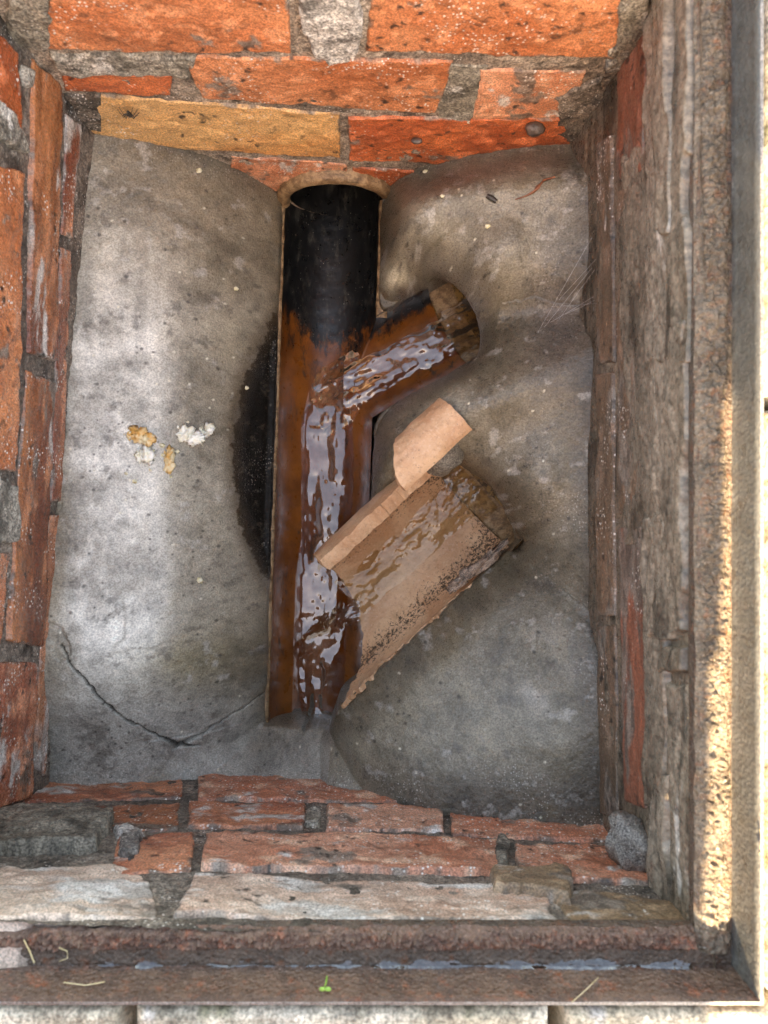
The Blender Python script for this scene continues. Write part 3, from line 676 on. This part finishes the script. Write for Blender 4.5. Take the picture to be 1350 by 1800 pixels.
blk = np.maximum(blk, 0.45 * smooth(0.5, 1.2, t_) * smooth(0.13, 0.02, y_))
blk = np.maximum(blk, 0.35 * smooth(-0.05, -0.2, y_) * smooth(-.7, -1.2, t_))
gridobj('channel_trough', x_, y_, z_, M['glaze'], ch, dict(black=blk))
# rims of the half pipe
for sgn in (-1, 1):
    a = np.array([0.0, 0.0, 0.004, 0.008, 0.012, 0.012]); b = np.array([-0.004, 0.0, 0.0016, 0.0016, 0.0, -0.02])
    vv = np.linspace(-0.02, MLEN + 0.02, 260) if sgn < 0 else np.linspace(-0.02, 0.105, 90)
    a2, v2_ = np.meshgrid(a, vv, indexing='ij'); b2, _ = np.meshgrid(b, vv, indexing='ij')
    uu = sgn * (RM + 0.0002 + a2) + 0.0006 * fbm(v2_, a2, 90, 3, 4)
    gridobj('rim', A0[0] + MN[0] * uu + MD[0] * v2_, A0[1] + MN[1] * uu + MD[1] * v2_, RM + 0.001 + b2 + 0.0006 * fbm(v2_, a2, 120, 3, 14), M['rim'], ch)
# branch trough
TH = np.linspace(-math.pi / 2, math.pi / 2, 80); VV = np.linspace(0.002, 0.20, 230)
t_, v_ = np.meshgrid(TH, VV, indexing='ij')
n_ = RB * np.sin(t_); z_ = ZB1 + RB - RB * np.cos(t_)
x_ = M1[0] + N1[0] * n_ + D1[0] * v_; y_ = M1[1] + N1[1] * n_ + D1[1] * v_
um, vm = uv_main(x_, y_)
zm = np.where(um < RM, zmain(np.clip(um, -RM + 1e-4, RM)), 9.0)
z_ = np.minimum(z_, np.where(um < RM * 0.999, zm - 0.0002, 9)); z_ = np.where(um < -0.02, -0.02, z_)
z_ += 0.0004 * fbm(x_, y_, 60, 4, 6)
blk = 0.75 * smooth(0.35, 1.15, -t_ * np.sign((N1 @ np.array([0, -1])))) 
blk = np.maximum(blk, 0.5 * smooth(0.08, 0.12, v_) * smooth(-0.2, 0.8, -t_ * np.sign(N1 @ np.array([0, -1]))))
gridobj('branch_trough', x_, y_, z_, M['glaze'], ch, dict(black=blk))

def ring(name, c, axis, r_in, r_out, depth, mat, parent, th0=0, th1=2 * math.pi, seg=64, noise=0.0012, seed=1, lab=None):
    """short pipe end: annular face, outer and inner skins. c = centre of the face, axis = horizontal unit vector into the pipe"""
    ax = np.array([axis[0], axis[1], 0.0]); sx = np.array([-axis[1], axis[0], 0.0]); up = np.array([0, 0, 1.0])
    prof = [(r_in, depth), (r_in, 0.006), (r_in + 0.001, 0.0015), (r_in + 0.003, 0.0), ((r_in + r_out) / 2, -0.0015), (r_out - 0.003, 0.0), (r_out, 0.003), (r_out, depth)]
    th = np.linspace(th0, th1, seg + 1); V = []
    for k in th:
        nz = noise * float(fbm(k * 3, 0.3, 1.5, 3, seed))
        for i, (r, d) in enumerate(prof):
            rr = r + (nz * (1 if i > 2 else 0.3)) + (noise * 0.7 * float(fbm(k * 9, i * 1.3, 1.0, 2, seed + 4)) if 2 < i < 7 else 0)
            V.append(np.array(c) + ax * d + (sx * math.sin(k) + up * -math.cos(k)) * rr)
    F = gridF(seg + 1, len(prof))
    ob = mkobj(name, np.array(V), F, mat, parent)
    if lab: ob['label'] = lab
    return ob
pm = np.array([PIPX, 0.3255])
ring('pipe_mouth', (pm[0], pm[1], PIPZ - 0.002), (0, 1), 0.0495, 0.0635, 0.12, M['rim'], ch, R(84), R(276), 72, 0.0012, 5)
# dark barrel of the inlet pipe behind the mouth
k, d = np.meshgrid(np.linspace(0, 2 * math.pi, 49), np.linspace(0.008, 0.35, 30), indexing='ij')
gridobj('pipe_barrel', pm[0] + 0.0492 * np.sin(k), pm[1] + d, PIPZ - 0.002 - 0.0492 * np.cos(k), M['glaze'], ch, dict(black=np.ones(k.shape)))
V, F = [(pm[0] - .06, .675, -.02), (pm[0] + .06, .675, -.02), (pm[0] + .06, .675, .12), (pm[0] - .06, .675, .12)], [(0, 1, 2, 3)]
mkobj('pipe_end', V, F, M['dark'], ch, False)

# ------------------------------------------------------------------ branch pipes behind the concrete lips
def branch_pipe(o2, D, z0, r, v_face, seed, label):
    bp = pset(empty('branch_pipe', (0, 0, 0)), label, 'pipe')
    N = np.array([-D[1], D[0]])
    th = np.linspace(-R(112), R(112), 60); d = np.linspace(0, 0.16, 60)
    k, dd = np.meshgrid(th, d, indexing='ij')
    c = np.array(o2) + D * v_face
    x = c[0] - D[0] * dd + N[0] * r * np.sin(k); y = c[1] - D[1] * dd + N[1] * r * np.sin(k); z = z0 + r - r * np.cos(k)
    gridobj('pipe_barrel', x, y, z + 0.0004 * fbm(x, y, 90, 3, seed), M['pipetan'], bp)
    ring('pipe_collar', (c[0], c[1], z0 + r), (-D[0], -D[1]), r - 0.0005, r + 0.009, 0.03, M['rim'], bp, -R(80), R(80), 48, 0.0004, seed)
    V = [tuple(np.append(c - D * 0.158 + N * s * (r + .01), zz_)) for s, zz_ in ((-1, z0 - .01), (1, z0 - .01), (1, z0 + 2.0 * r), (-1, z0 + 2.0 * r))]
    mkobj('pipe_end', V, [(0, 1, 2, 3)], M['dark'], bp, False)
    return bp
branch_pipe(M1, D1, ZB1 - 0.006, RB + 0.004, 0.003, 71, 'brown clay pipe end opening above the glazed upper branch')
branch_pipe(T0, D2, ZT - RT - 0.006, RT + 0.005, -0.004, 72, 'brown clay pipe end feeding the broken terracotta branch')

# ------------------------------------------------------------------ broken terracotta branch channel
tb = pset(empty('broken_branch_channel', (0, 0, 0)), 'broken pinkish terracotta branch channel tipping water into the main channel', 'drain channel')
def shell(name, c, D, N, zc, r_in, r_out, th, v0f, v1f, nv, mat, parent, seed, amp=0.0008, grime=None, wetf=None, lab=None, taper=0.0, ragtop=0.0):
    """curved pipe shell with thickness; th in radians from straight down, positive towards N"""
    th = np.asarray(th); nt = len(th); f = np.linspace(0, 1, nv)
    T, Fv = np.meshgrid(th, f, indexing='ij')
    v0 = v0f(T); v1 = v1f(T); Vv_ = v0 + (v1 - v0) * Fv
    if ragtop: T = T + smooth(th[-1] - R(14), th[-1], T) * R(ragtop) * fbm(Vv_, Vv_ * 0, 75, 4, seed + 41, .65) + smooth(th[0] + R(14), th[0], T) * R(ragtop) * fbm(Vv_, Vv_ * 0 + .5, 75, 4, seed + 42, .65)
    if taper: T = T + smooth(R(-50), R(-90), T) * R(16) * (0.2 + fbm(Vv_, Vv_ * 0, 60, 4, seed + 40, .6))
    out = []; G = []; W = []
    for r in (r_in, r_out):
        tp = 1 - taper * smooth(R(-62), R(-90), T)
        rr = r_in + (r - r_in) * tp + amp * fbm(T * 0.06 * 20, Vv_ * 20, 3.0, 4, seed + (0 if r == r_in else 9)) 
        nn = rr * np.sin(T); zz_ = zc - rr * np.cos(T)
        x = c[0] + D[0] * Vv_ + N[0] * nn; y = c[1] + D[1] * Vv_ + N[1] * nn
        out.append(np.stack([x.ravel(), y.ravel(), zz_.ravel()], 1))
        G.append((grime(T, Vv_) if grime and r == r_in else np.zeros(T.shape)).ravel()); W.append((wetf(T, Vv_) if wetf and r == r_in else np.zeros(T.shape)).ravel())
    # inset ring so the broken edge has a rounded arris: extra loops between the skins
    nI = nt * nv
    F = [gridF(nt, nv, 0, False), gridF(nt, nv, nI, True)]
    idx = np.arange(nI).reshape(nt, nv)
    loop = np.concatenate([idx[:, 0], idx[-1, 1:], idx[::-1, -1][1:], idx[0, ::-1][1:]])
    # mid loop for the edge
    Vi, Vo = out
    mid = (Vi[loop] + Vo[loop]) / 2
    cen = (Vi.mean(0) + Vo.mean(0)) / 2
    dirn = mid - cen; dirn /= np.linalg.norm(dirn, axis=1)[:, None]
    jit = (0.0010 if ragtop and ragtop < 1 else 0.0024) * fbm(mid[:, 0] * 1.0, mid[:, 1] * 1.0 + mid[:, 2], 190, 4, seed + 3, .65)
    mid = mid + dirn * (0.0012 + jit)[:, None]
    base_ = 2 * nI; Ln = len(loop)
    a = loop[:-1]; b = loop[1:]; ma_ = base_ + np.arange(Ln - 1); mb_ = ma_ + 1
    F.append(np.stack([a, b, mb_, ma_], 1)); F.append(np.stack([ma_, mb_, b + nI, a + nI], 1))
    ob = mkobj(name, np.vstack([Vi, Vo, mid]), np.vstack(F), mat, parent, True, dict(grime=np.concatenate([*G, np.zeros(Ln)]), wet=np.concatenate([*W, np.zeros(Ln)])))
    me = ob.data
    try:
        me.set_sharp_from_angle(angle=R(42))
    except Exception: pass
    if lab: ob['label'] = lab
    return ob
def v1f(T):
    d = np.degrees(T)
    b = np.interp(d, [-92, -60, -30, 0, 40, 80, 110, 125], [0.226, 0.194, 0.168, 0.149, 0.141, 0.138, 0.137, 0.136])
    return b + 0.0040 * fbm(T * 2, T * 0 + 1.5, 2.6, 5, 8, .6)
def v0f(T): return -0.006 + 0.0 * T
gr = lambda T, V: np.clip(np.exp(-((np.degrees(T) + 52) / 16) ** 2) + 0.9 * np.exp(-((np.degrees(T) - 68) / 20) ** 2) + 0.6 * np.exp(-V / 0.02), 0, 1)
wt = lambda T, V: np.clip(np.exp(-((np.degrees(T) - 8) / 30) ** 2), 0, 1)
thb = np.linspace(R(-90), R(88), 130)
shell('trough', T0, D2, N2, ZT, RT, RT + THK, thb, v0f, v1f, 170, M['terra'], tb, 11, 0.0007, gr, wt, None, 0.65)
def v1c(T): return v1f(T) - 0.0005
def v0c(T): return 0.004 + 0.0015 * fbm(T * 3, T * 0, 2, 3, 4)
shell('curled_wall', T0, D2, N2, ZT, RT + 0.0006, RT + THK + 0.001, np.linspace(R(86), R(121), 22), v0c, lambda T: v1c(T) + 0.004 * np.sin((T - R(86)) / R(35) * math.pi), 90, M['terra'], tb, 12, 0.0012, None, None, 'curled pale wall with a broken edge', 0.0, 2.5)
# collar fragment standing up at the head of the branch
FC = T0 + N2 * 0.071 + D2 * 0.005; ZF = 0.170
shell('collar_fragment', FC, D2, N2, ZF, 0.010, 0.0250, np.linspace(R(40), R(222), 52), lambda T: -0.050 + 0.0006 * fbm(T * 3, T * 0, 2, 3, 14), lambda T: 0.004 + 0.026 * smooth(R(90), R(205), T) + 0.001 * fbm(T * 3, T * 0, 2, 3, 15), 70, M['terra'], tb, 13, 0.0012, None, None, 'thick curved collar fragment pointing upwards', 0.0, 0.8)
# mortar packed inside the fragment
c = FC + D2 * -0.020 + N2 * -0.010
V, F = blobVF((c[0], c[1], ZF - 0.020), (0.022, 0.022, 0.020), 41, 22, 14, 0.25, 2.0)
mkobj('mortar_fill', V, F, M['slabmortar'], tb)
# mortar and chips along the lower edge
for i, (px, py, rx, ry) in enumerate([(850, 990, .026, .006), (812, 1018, .014, .005)]):
    q = P(px, py, 0.112); V, F = blobVF((0, 0, 0), (rx, ry, 0.005), 60 + i, 26, 12, 1.1, 2.2)
    V = np.array(V); rot = np.array([[D2[0], N2[0]], [D2[1], N2[1]]]); V[:, :2] = V[:, :2] @ rot.T; V += np.array(q)
    mkobj('mortar_fill', V, F, M['edgelump'], tb)

# ------------------------------------------------------------------ water
def ridged(a, b, sc, seed):
    return 1 - abs(fbm(a, b, sc, 3, seed)) * 2.0
def ripples(al, ac, k, seed):
    r = 0.0062 * fbm(al * 0.40, ac, 42 * k, 2, seed, 0.35) + 0.0017 * fbm(al * 0.7, ac, 105 * k, 2, seed + 7) 
    r += 0.0020 * (ridged(al * 0.30, ac, 34 * k, seed + 3) - 0.7)
    return r
# main stream (starts where the branch joins)
uu = np.linspace(-0.044, 0.044, 130); vv = np.linspace(0.115, MLEN + 0.02, 560)
u_, v_ = np.meshgrid(uu, vv, indexing='ij')
x_ = A0[0] + MN[0] * u_ + MD[0] * v_; y_ = A0[1] + MN[1] * u_ + MD[1] * v_
lvl = 0.0145 - 6.5 * u_ ** 2 - 0.0165 * smooth(0.235, 0.125, v_ - 0.35 * u_)
meand = 0.006 * np.sin(v_ * 22)
env = 0.35 + 0.65 * smooth(0.13, 0.2, v_)
z_ = lvl + env * (0.45 + 0.55 * np.exp(-((u_ - meand) / 0.018) ** 2)) * ripples(v_, u_ - meand * 0.4, 0.9, 3) + 0.0015 * np.exp(-((u_ - meand) / 0.012) ** 2)
wtr = pset(gridobj('water', x_, y_, z_, M['water']), kind='structure')
# upper branch stream
vv = np.linspace(-0.05, 0.19, 340); nn = np.linspace(-0.036, 0.036, 110)
n_, v_ = np.meshgrid(nn, vv, indexing='ij')
x_ = M1[0] + N1[0] * n_ + D1[0] * v_; y_ = M1[1] + N1[1] * n_ + D1[1] * v_
sN = np.sign(N1 @ np.array([0, -1.0]))
z_ = ZB1 + 0.0095 - 6.5 * (n_ - 0.006 * sN) ** 2 - 0.004 * smooth(0.02, 0.16, v_) + 0.8 * ripples(v_, n_, 1.1, 13) 
um, vm = uv_main(x_, y_); z_ = np.where(um < 0.016, z_ - 0.35 * (0.016 - um), z_)
pset(gridobj('water', x_, y_, z_, M['water']), kind='structure')
# film over the terracotta
nn = np.linspace(-0.036, 0.036, 130); vv = np.linspace(-0.03, 0.151, 300)
n_, v_ = np.meshgrid(nn, vv, indexing='ij')
x_ = T0[0] + D2[0] * v_ + N2[0] * n_; y_ = T0[1] + D2[1] * v_ + N2[1] * n_
cx = 0.010 - 0.05 * (v_ - 0.02)
z_ = ZT - RT + 0.0040 - 0.0010 * smooth(0, 0.15, v_) + 0.30 * ripples(v_, n_, 2.2, 23) * (0.25 + 0.75 * smooth(-0.010, 0.006, n_)) + 0.16 * n_
pset(gridobj('water', x_, y_, z_, M['film']), kind='structure')
# thin jet falling from the terracotta lip into the main stream
A = np.array(P(632, 1048, 0.060)); B = np.array(P(634, 1092, 0.058)); E = np.array(P(531, 1122, 0.015))
f = np.linspace(0, 1, 70); g = np.linspace(-1, 1, 26)
G, Ff = np.meshgrid(g, f, indexing='ij')
top = (A + B) / 2; wid = (A - B) / 2
wdt = (1 - 0.72 * Ff ** 0.8)
pos = [top[i] * (1 - Ff) + E[i] * Ff + wid[i] * G * wdt for i in range(3)]
pos[2] = top[2] + (E[2] - top[2]) * Ff ** 1.7 + 0.0022 * fbm(Ff * 0.05, G * 0.02, 160, 3, 4) + 0.003 * (1 - G ** 2) * (0.3 + Ff)
pset(gridobj('water', pos[0], pos[1], pos[2], M['water']), kind='structure')

# ------------------------------------------------------------------ iron frame
fr = pset(empty('manhole_frame', (0, 0, 0)), 'wet rusty iron manhole frame rimming the open chamber', 'manhole frame')
prof = [(0.0, 0.398), (-0.001, 0.4005), (-0.001, 0.408), (0.000, 0.4125)] + [(0.021 * i / 12, 0.4125) for i in range(1, 12)] + [(0.0205, 0.4115), (0.0212, 0.4135)] + [(0.0212 + 0.0003 * i, 0.4135 + 0.027 * i / 5) for i in range(1, 5)] + [(0.0224, 0.4412), (0.0242, 0.4414), (0.0250, 0.4395), (0.0252, 0.38)]
po = np.array([p[0] for p in prof]); pz = np.array([p[1] for p in prof])
cor = [((XL, YB), (-1, -1)), ((XR, YB), (1, -1)), ((XR, YT), (1, 1)), ((XL, YT), (-1, 1))]
for i in range(4):
    (a, sa_), (b, sb) = cor[i], cor[(i + 1) % 4]
    L = math.dist(a, b); ns = int(L / 0.002)
    f = np.linspace(0, 1, ns)
    Fg, Og = np.meshgrid(f, po, indexing='ij'); _, Zg = np.meshgrid(f, pz, indexing='ij')
    ax = a[0] + sa_[0] * Og; ay = a[1] + sa_[1] * Og; bx = b[0] + sb[0] * Og; by = b[1] + sb[1] * Og
    x = ax + (bx - ax) * Fg; y = ay + (by - ay) * Fg
    ledge = ((Og > -0.003) & (Og < 0.0212)) * 1.0
    nz = fbm(x + y * 0.3, y - x * 0.2 + Og * 3, 120, 4, 90 + i)
    z = Zg + 0.0012 * nz * ledge + 0.0003 * fbm(x, y + Zg * 5, 80, 3, 96)
    gridobj('frame_side', x, y, z, M['iron'], fr, flip=True)
    k0 = 15
    gridobj('frame_upright', x[:, k0:] - (0.0006 * (sa_[0] + sb[0]) / 2), y[:, k0:] - (0.0006 * (sa_[1] + sb[1]) / 2), z[:, k0:] + 0.0006, M['ironplain' if i else 'siltred'], fr, flip=True)
    k1 = 21
    gridobj('frame_rim', x[:, k1:k1 + 4] - (0.0003 * (sa_[0] + sb[0]) / 2), y[:, k1:k1 + 4] - (0.0003 * (sa_[1] + sb[1]) / 2), z[:, k1:k1 + 4] + 0.0014, M['rimpale'], fr, flip=True)
    # smooth upper stand of the frame
# wet grit lying on the ledge, too fine to count
def grit(x0, x1, y0, y1, along_y, seed, hgt=0.0035, mat='silt'):
    r = 0.0007; n = int((x1 - x0) / r); m = int((y1 - y0) / r)
    X, Y = np.meshgrid(np.linspace(x0, x1, n), np.linspace(y0, y1, m), indexing='ij')
    c = (X - x0) / (x1 - x0) if along_y else (Y - y0) / (y1 - y0)
    e = np.minimum(c, 1 - c)
    e = e + 0.22 * fbm(X, Y, 60, 4, seed)
    h = hgt * smooth(-0.02, 0.3, e) * (0.55 + 0.8 * abs(fbm(X, Y, 150, 2, seed + 1)) + 0.9 * abs(fbm(X, Y, 330, 2, seed + 2)))
    pset(gridobj('grit', X, Y, 0.4117 + h - 0.0012 * (e < 0), M[mat], fr), kind='stuff')
grit(XR - 0.002, XR + 0.0195, YB - 0.012, YT + 0.01, True, 5)
grit(XL - 0.015, XR - 0.003, YB - 0.0105, YB + 0.0035, False, 6, 0.0050, 'siltred')

# water standing in the groove of the near ledge
X, Y = np.meshgrid(np.linspace(XL + 0.01, XR - 0.004, 640), np.linspace(YB - 0.0212, YB - 0.0140, 30), indexing='ij')
e = (Y - (YB - 0.0212)) / 0.0072
Z = 0.4124 + 0.0024 * fbm(X, Y, 90, 4, 66) + 0.0026 * fbm(X, Y * 1.5, 24, 3, 67) - 0.003 * e ** 2 + 0.0014 * smooth(.3, 0, e)
pset(gridobj('water', X, Y, Z, M['water']), kind='structure')

# ------------------------------------------------------------------ small things
def bench_z(x, y):
    i = int(round((((x - A0[0]) * MN[0] + (y - A0[1]) * MN[1]) + 0.275) / 0.56 * (n - 1))); j = int(round((((x - A0[0]) * MD[0] + (y - A0[1]) * MD[1]) + 0.05) / 0.66 * (m - 1)))
    return float(zz0[i, j])
n, m = bench.data.vertices and (int(0.56 / res), int(0.66 / res))
zz0 = zz
def on_bench(px, py):
    z = 0.15
    for _ in range(8): q = P(px, py, z); z = bench_z(q[0], q[1])
    return P(px, py, z)
def scrap(px, py, rx, ry, mat, seed, label, rot=0, lobes=3):
    q = on_bench(px, py); V = []; F = []
    rx *= 1.45; ry *= 1.4; rr = random.Random(seed); c, s = math.cos(rot), math.sin(rot)
    for k in range(lobes):
        dx = (k - (lobes - 1) / 2) * rx * 1.1; dy = rr.uniform(-.5, .5) * ry
        v, f = blobVF((dx * c - dy * s, dx * s + dy * c, 0.0012), (rx * rr.uniform(.6, .9), ry * rr.uniform(.7, 1.1), 0.0034 * rr.uniform(.7, 1.2)), seed + k, 22, 12, 1.0, 3.4, len(V)); V += v; F += f
    ob = mkobj('food_scrap', V, F, M[mat]); ob.location = q
    pset(ob, label, 'food scrap', 'cream scraps on the benching'); return ob
scrap(326, 761, .0065, .0065, 'cream', 301, 'largest cream white food scrap lying on the left benching', -0.3)
scrap(360, 763, .0050, .0045, 'cream', 311, 'small white food scrap just right of the largest cream scrap', 0.1, 2)
scrap(243, 769, .0055, .0042, 'creamor', 321, 'orange-tinged food scrap nearest the left brick wall', -0.4, 3)
scrap(255, 804, .0042, .0060, 'cream', 331, 'pale rounded food scrap below the orange-tinged one by the left wall', 0.3, 2)
scrap(300, 812, .0052, .0068, 'creamor', 341, 'lowest food scrap of the cluster, yellow with an orange middle', 1.2, 2)
for i, (px, py, s, lab) in enumerate([(352, 1020, .0032, 'lone yellow crumb low on the left benching'), (415, 508, .0028, 'cream crumb high on the left benching near the black stain'), (350, 300, .0028, 'cream crumb near the top of the left benching'), (433, 682, .0024, 'tiny white crumb at the edge of the black stain'), (285, 783, .0026, 'tiny white crumb in the middle of the scrap cluster'), (748, 302, .0026, 'yellow crumb beside the far brick wall right of the pipe'), (778, 345, .0022, 'small pale crumb on the upper right benching'), (857, 398, .0024, 'pale crumb on the benching above the upper branch')]):
    q = on_bench(px, py); V, F = blobVF((0, 0, 0.0006), (s, s * 0.8, s * 0.6), 400 + i, 12, 8, 0.7, 2.5)
    ob = mkobj('crumb', V, F, M['crumb']); ob.location = q; pset(ob, lab, 'crumb', 'crumbs on the benching')
for i, (px, py) in enumerate([(270, 792), (286, 800), (240, 800), (264, 826), (312, 794), (346, 778), (222, 832), (236, 846), (300, 838), (375, 752), (228, 760), (330, 742)]):
    q = on_bench(px, py); s3 = 0.0011 + 0.0007 * ((i * 7) % 5) / 4; V, F = blobVF((0, 0, 0.0003), (s3 * 1.3, s3, s3 * 0.6), 500 + i, 10, 6, 0.8, 2.5)
    ob = mkobj('crumb', V, F, M['crumb']); ob.location = q; pset(ob, 'tiny pale crumb scattered among the cream food scraps', 'crumb', 'tiny crumbs among the scraps')
# dark stick fragment and reddish root thread on the upper right benching
q0, q1 = on_bench(856, 346), on_bench(872, 356)
V, F = tubeVF([tuple(np.array(q0) + (0, 0, .002)), tuple((np.array(q0) + np.array(q1)) / 2 + (0, 0, .0025)), tuple(np.array(q1) + (0, 0, .002))], [0.0022, 0.0026, 0.002], 8)
pset(mkobj('twig', V, F, M['dark']), 'short black twig lying on the upper right benching', 'twig')
pts = [on_bench(*p) for p in ((975, 312), (955, 318), (945, 330), (938, 338), (925, 345), (905, 352))]
V, F = tubeVF([tuple(np.array(p) + (0, 0, .0012)) for p in pts], [.0008, .0012, .0018, .0012, .0007, .0004], 7)
pset(mkobj('root_thread', V, F, M['rootred']), 'thin reddish root thread on the upper right benching', 'root')
# things clinging to the far wall
def on_wall(w, px, py, off):
    s, z = w.hit(px, py); return np.array(w.pt(s, z, off))
q = on_wall(WT, 228, 186, 0.0075)
V, F = blobVF(tuple(q), (0.0022, 0.0020, 0.0030), 5, 14, 9, 0.1); v, f = blobVF(tuple(q + (0, 0, .0038)), (0.0015, 0.0015, 0.0017), 6, 12, 7, 0.1, off=len(V)); V += v; F += f
for k in range(8):
    sd2_ = -1 if k < 4 else 1; a = (k % 4 - 1.5) * 0.55
    b = q + (0, 0, .003); m1 = b + np.array([sd2_ * 0.0045 * math.cos(a), -0.0030, 0.0045 * math.sin(a)]); m2 = b + np.array([sd2_ * 0.0085 * math.cos(a), 0.0015, 0.0085 * math.sin(a)])
    v, f = tubeVF([tuple(b), tuple(m1), tuple(m2)], [.0005, .0004, .00025], 5, len(V)); V += v; F += f
pset(mkobj('spider', V, F, M['dark']), 'small black spider on the yellow brick of the far wall', 'spider')
q = on_wall(WT, 940, 214, 0.006); V, F = blobVF(tuple(q), (0.0085, 0.006, 0.0055), 15, 18, 12, 0.25, 1.5)
pset(mkobj('slug', V, F, M['slug']), 'dark brown rounded slug-like lump on the red brick of the far wall', 'slug')
q = on_wall(WT, 733, 236, 0.006); V, F = blobVF(tuple(q), (0.0052, 0.003, 0.0022), 16, 14, 9, 0.15, 1.5)
pset(mkobj('woodlouse', V, F, M['slug']), 'small grey woodlouse on the red brick near the pipe mouth', 'woodlouse')
# stone wedged in the near right corner
q = np.array(P(1118, 1496, 0.315)); V, F = blobVF((0, 0, 0), (0.027, 0.015, 0.017), 23, 26, 16, 0.5, 1.3)
V = np.array(V); an = math.radians(-55); V[:, :2] = V[:, :2] @ np.array([[math.cos(an), math.sin(an)], [-math.sin(an), math.cos(an)]])
st = mkobj('stone', V, F, M['lumpstone']); st.location = q + np.array([0.002, 0.0, -0.008]); pset(st, 'grey stone lump wedged in the near right corner of the brickwork', 'stone')
# straws and needles on the frame
def straw(pts, r, label, mat='straw'):
    V, F = tubeVF([P(a, b, z) for a, b, z in pts], r, 6)
    pset(mkobj('straw', V, F, M[mat]), label, 'straw', 'straws caught on the frame')
straw([(42, 1652, .418), (52, 1672, .419), (60, 1692, .418)], .00045, 'thick pale straw at the left end of the frame ledge')
straw([(104, 1666, .4185), (118, 1672, .421), (119, 1684, .421), (104, 1690, .4185)], .0003, 'hooked yellow straw on the near frame ledge')
straw([(112, 1727, .430), (150, 1732, .431), (184, 1726, .430)], .0003, 'short orange straw against the near frame upright')
straw([(1337, 1457, .444), (1339, 1475, .4445), (1337, 1492, .444)], .0004, 'upright yellow needle on the right frame rim')
straw([(1337, 1498, .443), (1328, 1520, .436), (1322, 1530, .428)], .0003, 'slanting yellow needle just below the upright one on the right frame')
straw([(1208, 1262, .40), (1224, 1268, .402), (1240, 1269, .404)], .0003, 'pale needle stuck to the right render below its crack')
straw([(1005, 1762, .443), (1030, 1740, .440), (1052, 1718, .432)], .0002, 'fine pale stem crossing the near frame rim')
q = P(572, 1736, 0.436)
sp = pset(empty('sprout', q), 'tiny green sprout growing from the near frame', 'sprout')
V, F = tubeVF([(0, -.001, -.012), (0, 0, -.004), (-.0006, .0006, .001)], [.0005, .0005, .0004], 6); mkobj('stem', V, F, M['green'], sp)
for sx_ in (-1, 1):
    V, F = blobVF((sx_ * 0.0016, 0, 0.0014), (0.0018, 0.0013, 0.0005), 80 + sx_, 10, 6, 0.1); mkobj('leaf', V, F, M['green'], sp)
# cobweb threads in the right corner
web = empty('cobweb', on_bench(985, 520)); pset(web, 'fine grey cobweb threads by the right wall above the branch', 'cobweb')
base_q = np.array(web.location)
for i in range(7):
    a = np.array(on_bench(945 + (i * 37) % 50, 585 - (i * 23) % 60)) + (0, 0, .001); s, z = WR.hit(1046, 420 + (i * 61) % 130); b = np.array(WR.pt(s, 0.235 + 0.004 * (i % 3), 0.004))
    V, F = tubeVF([tuple(a - base_q), tuple((a + b) / 2 - base_q + (0, 0, -.002)), tuple(b - base_q)], 0.00010, 4)
    mkobj('thread', V, F, M['web'], web)
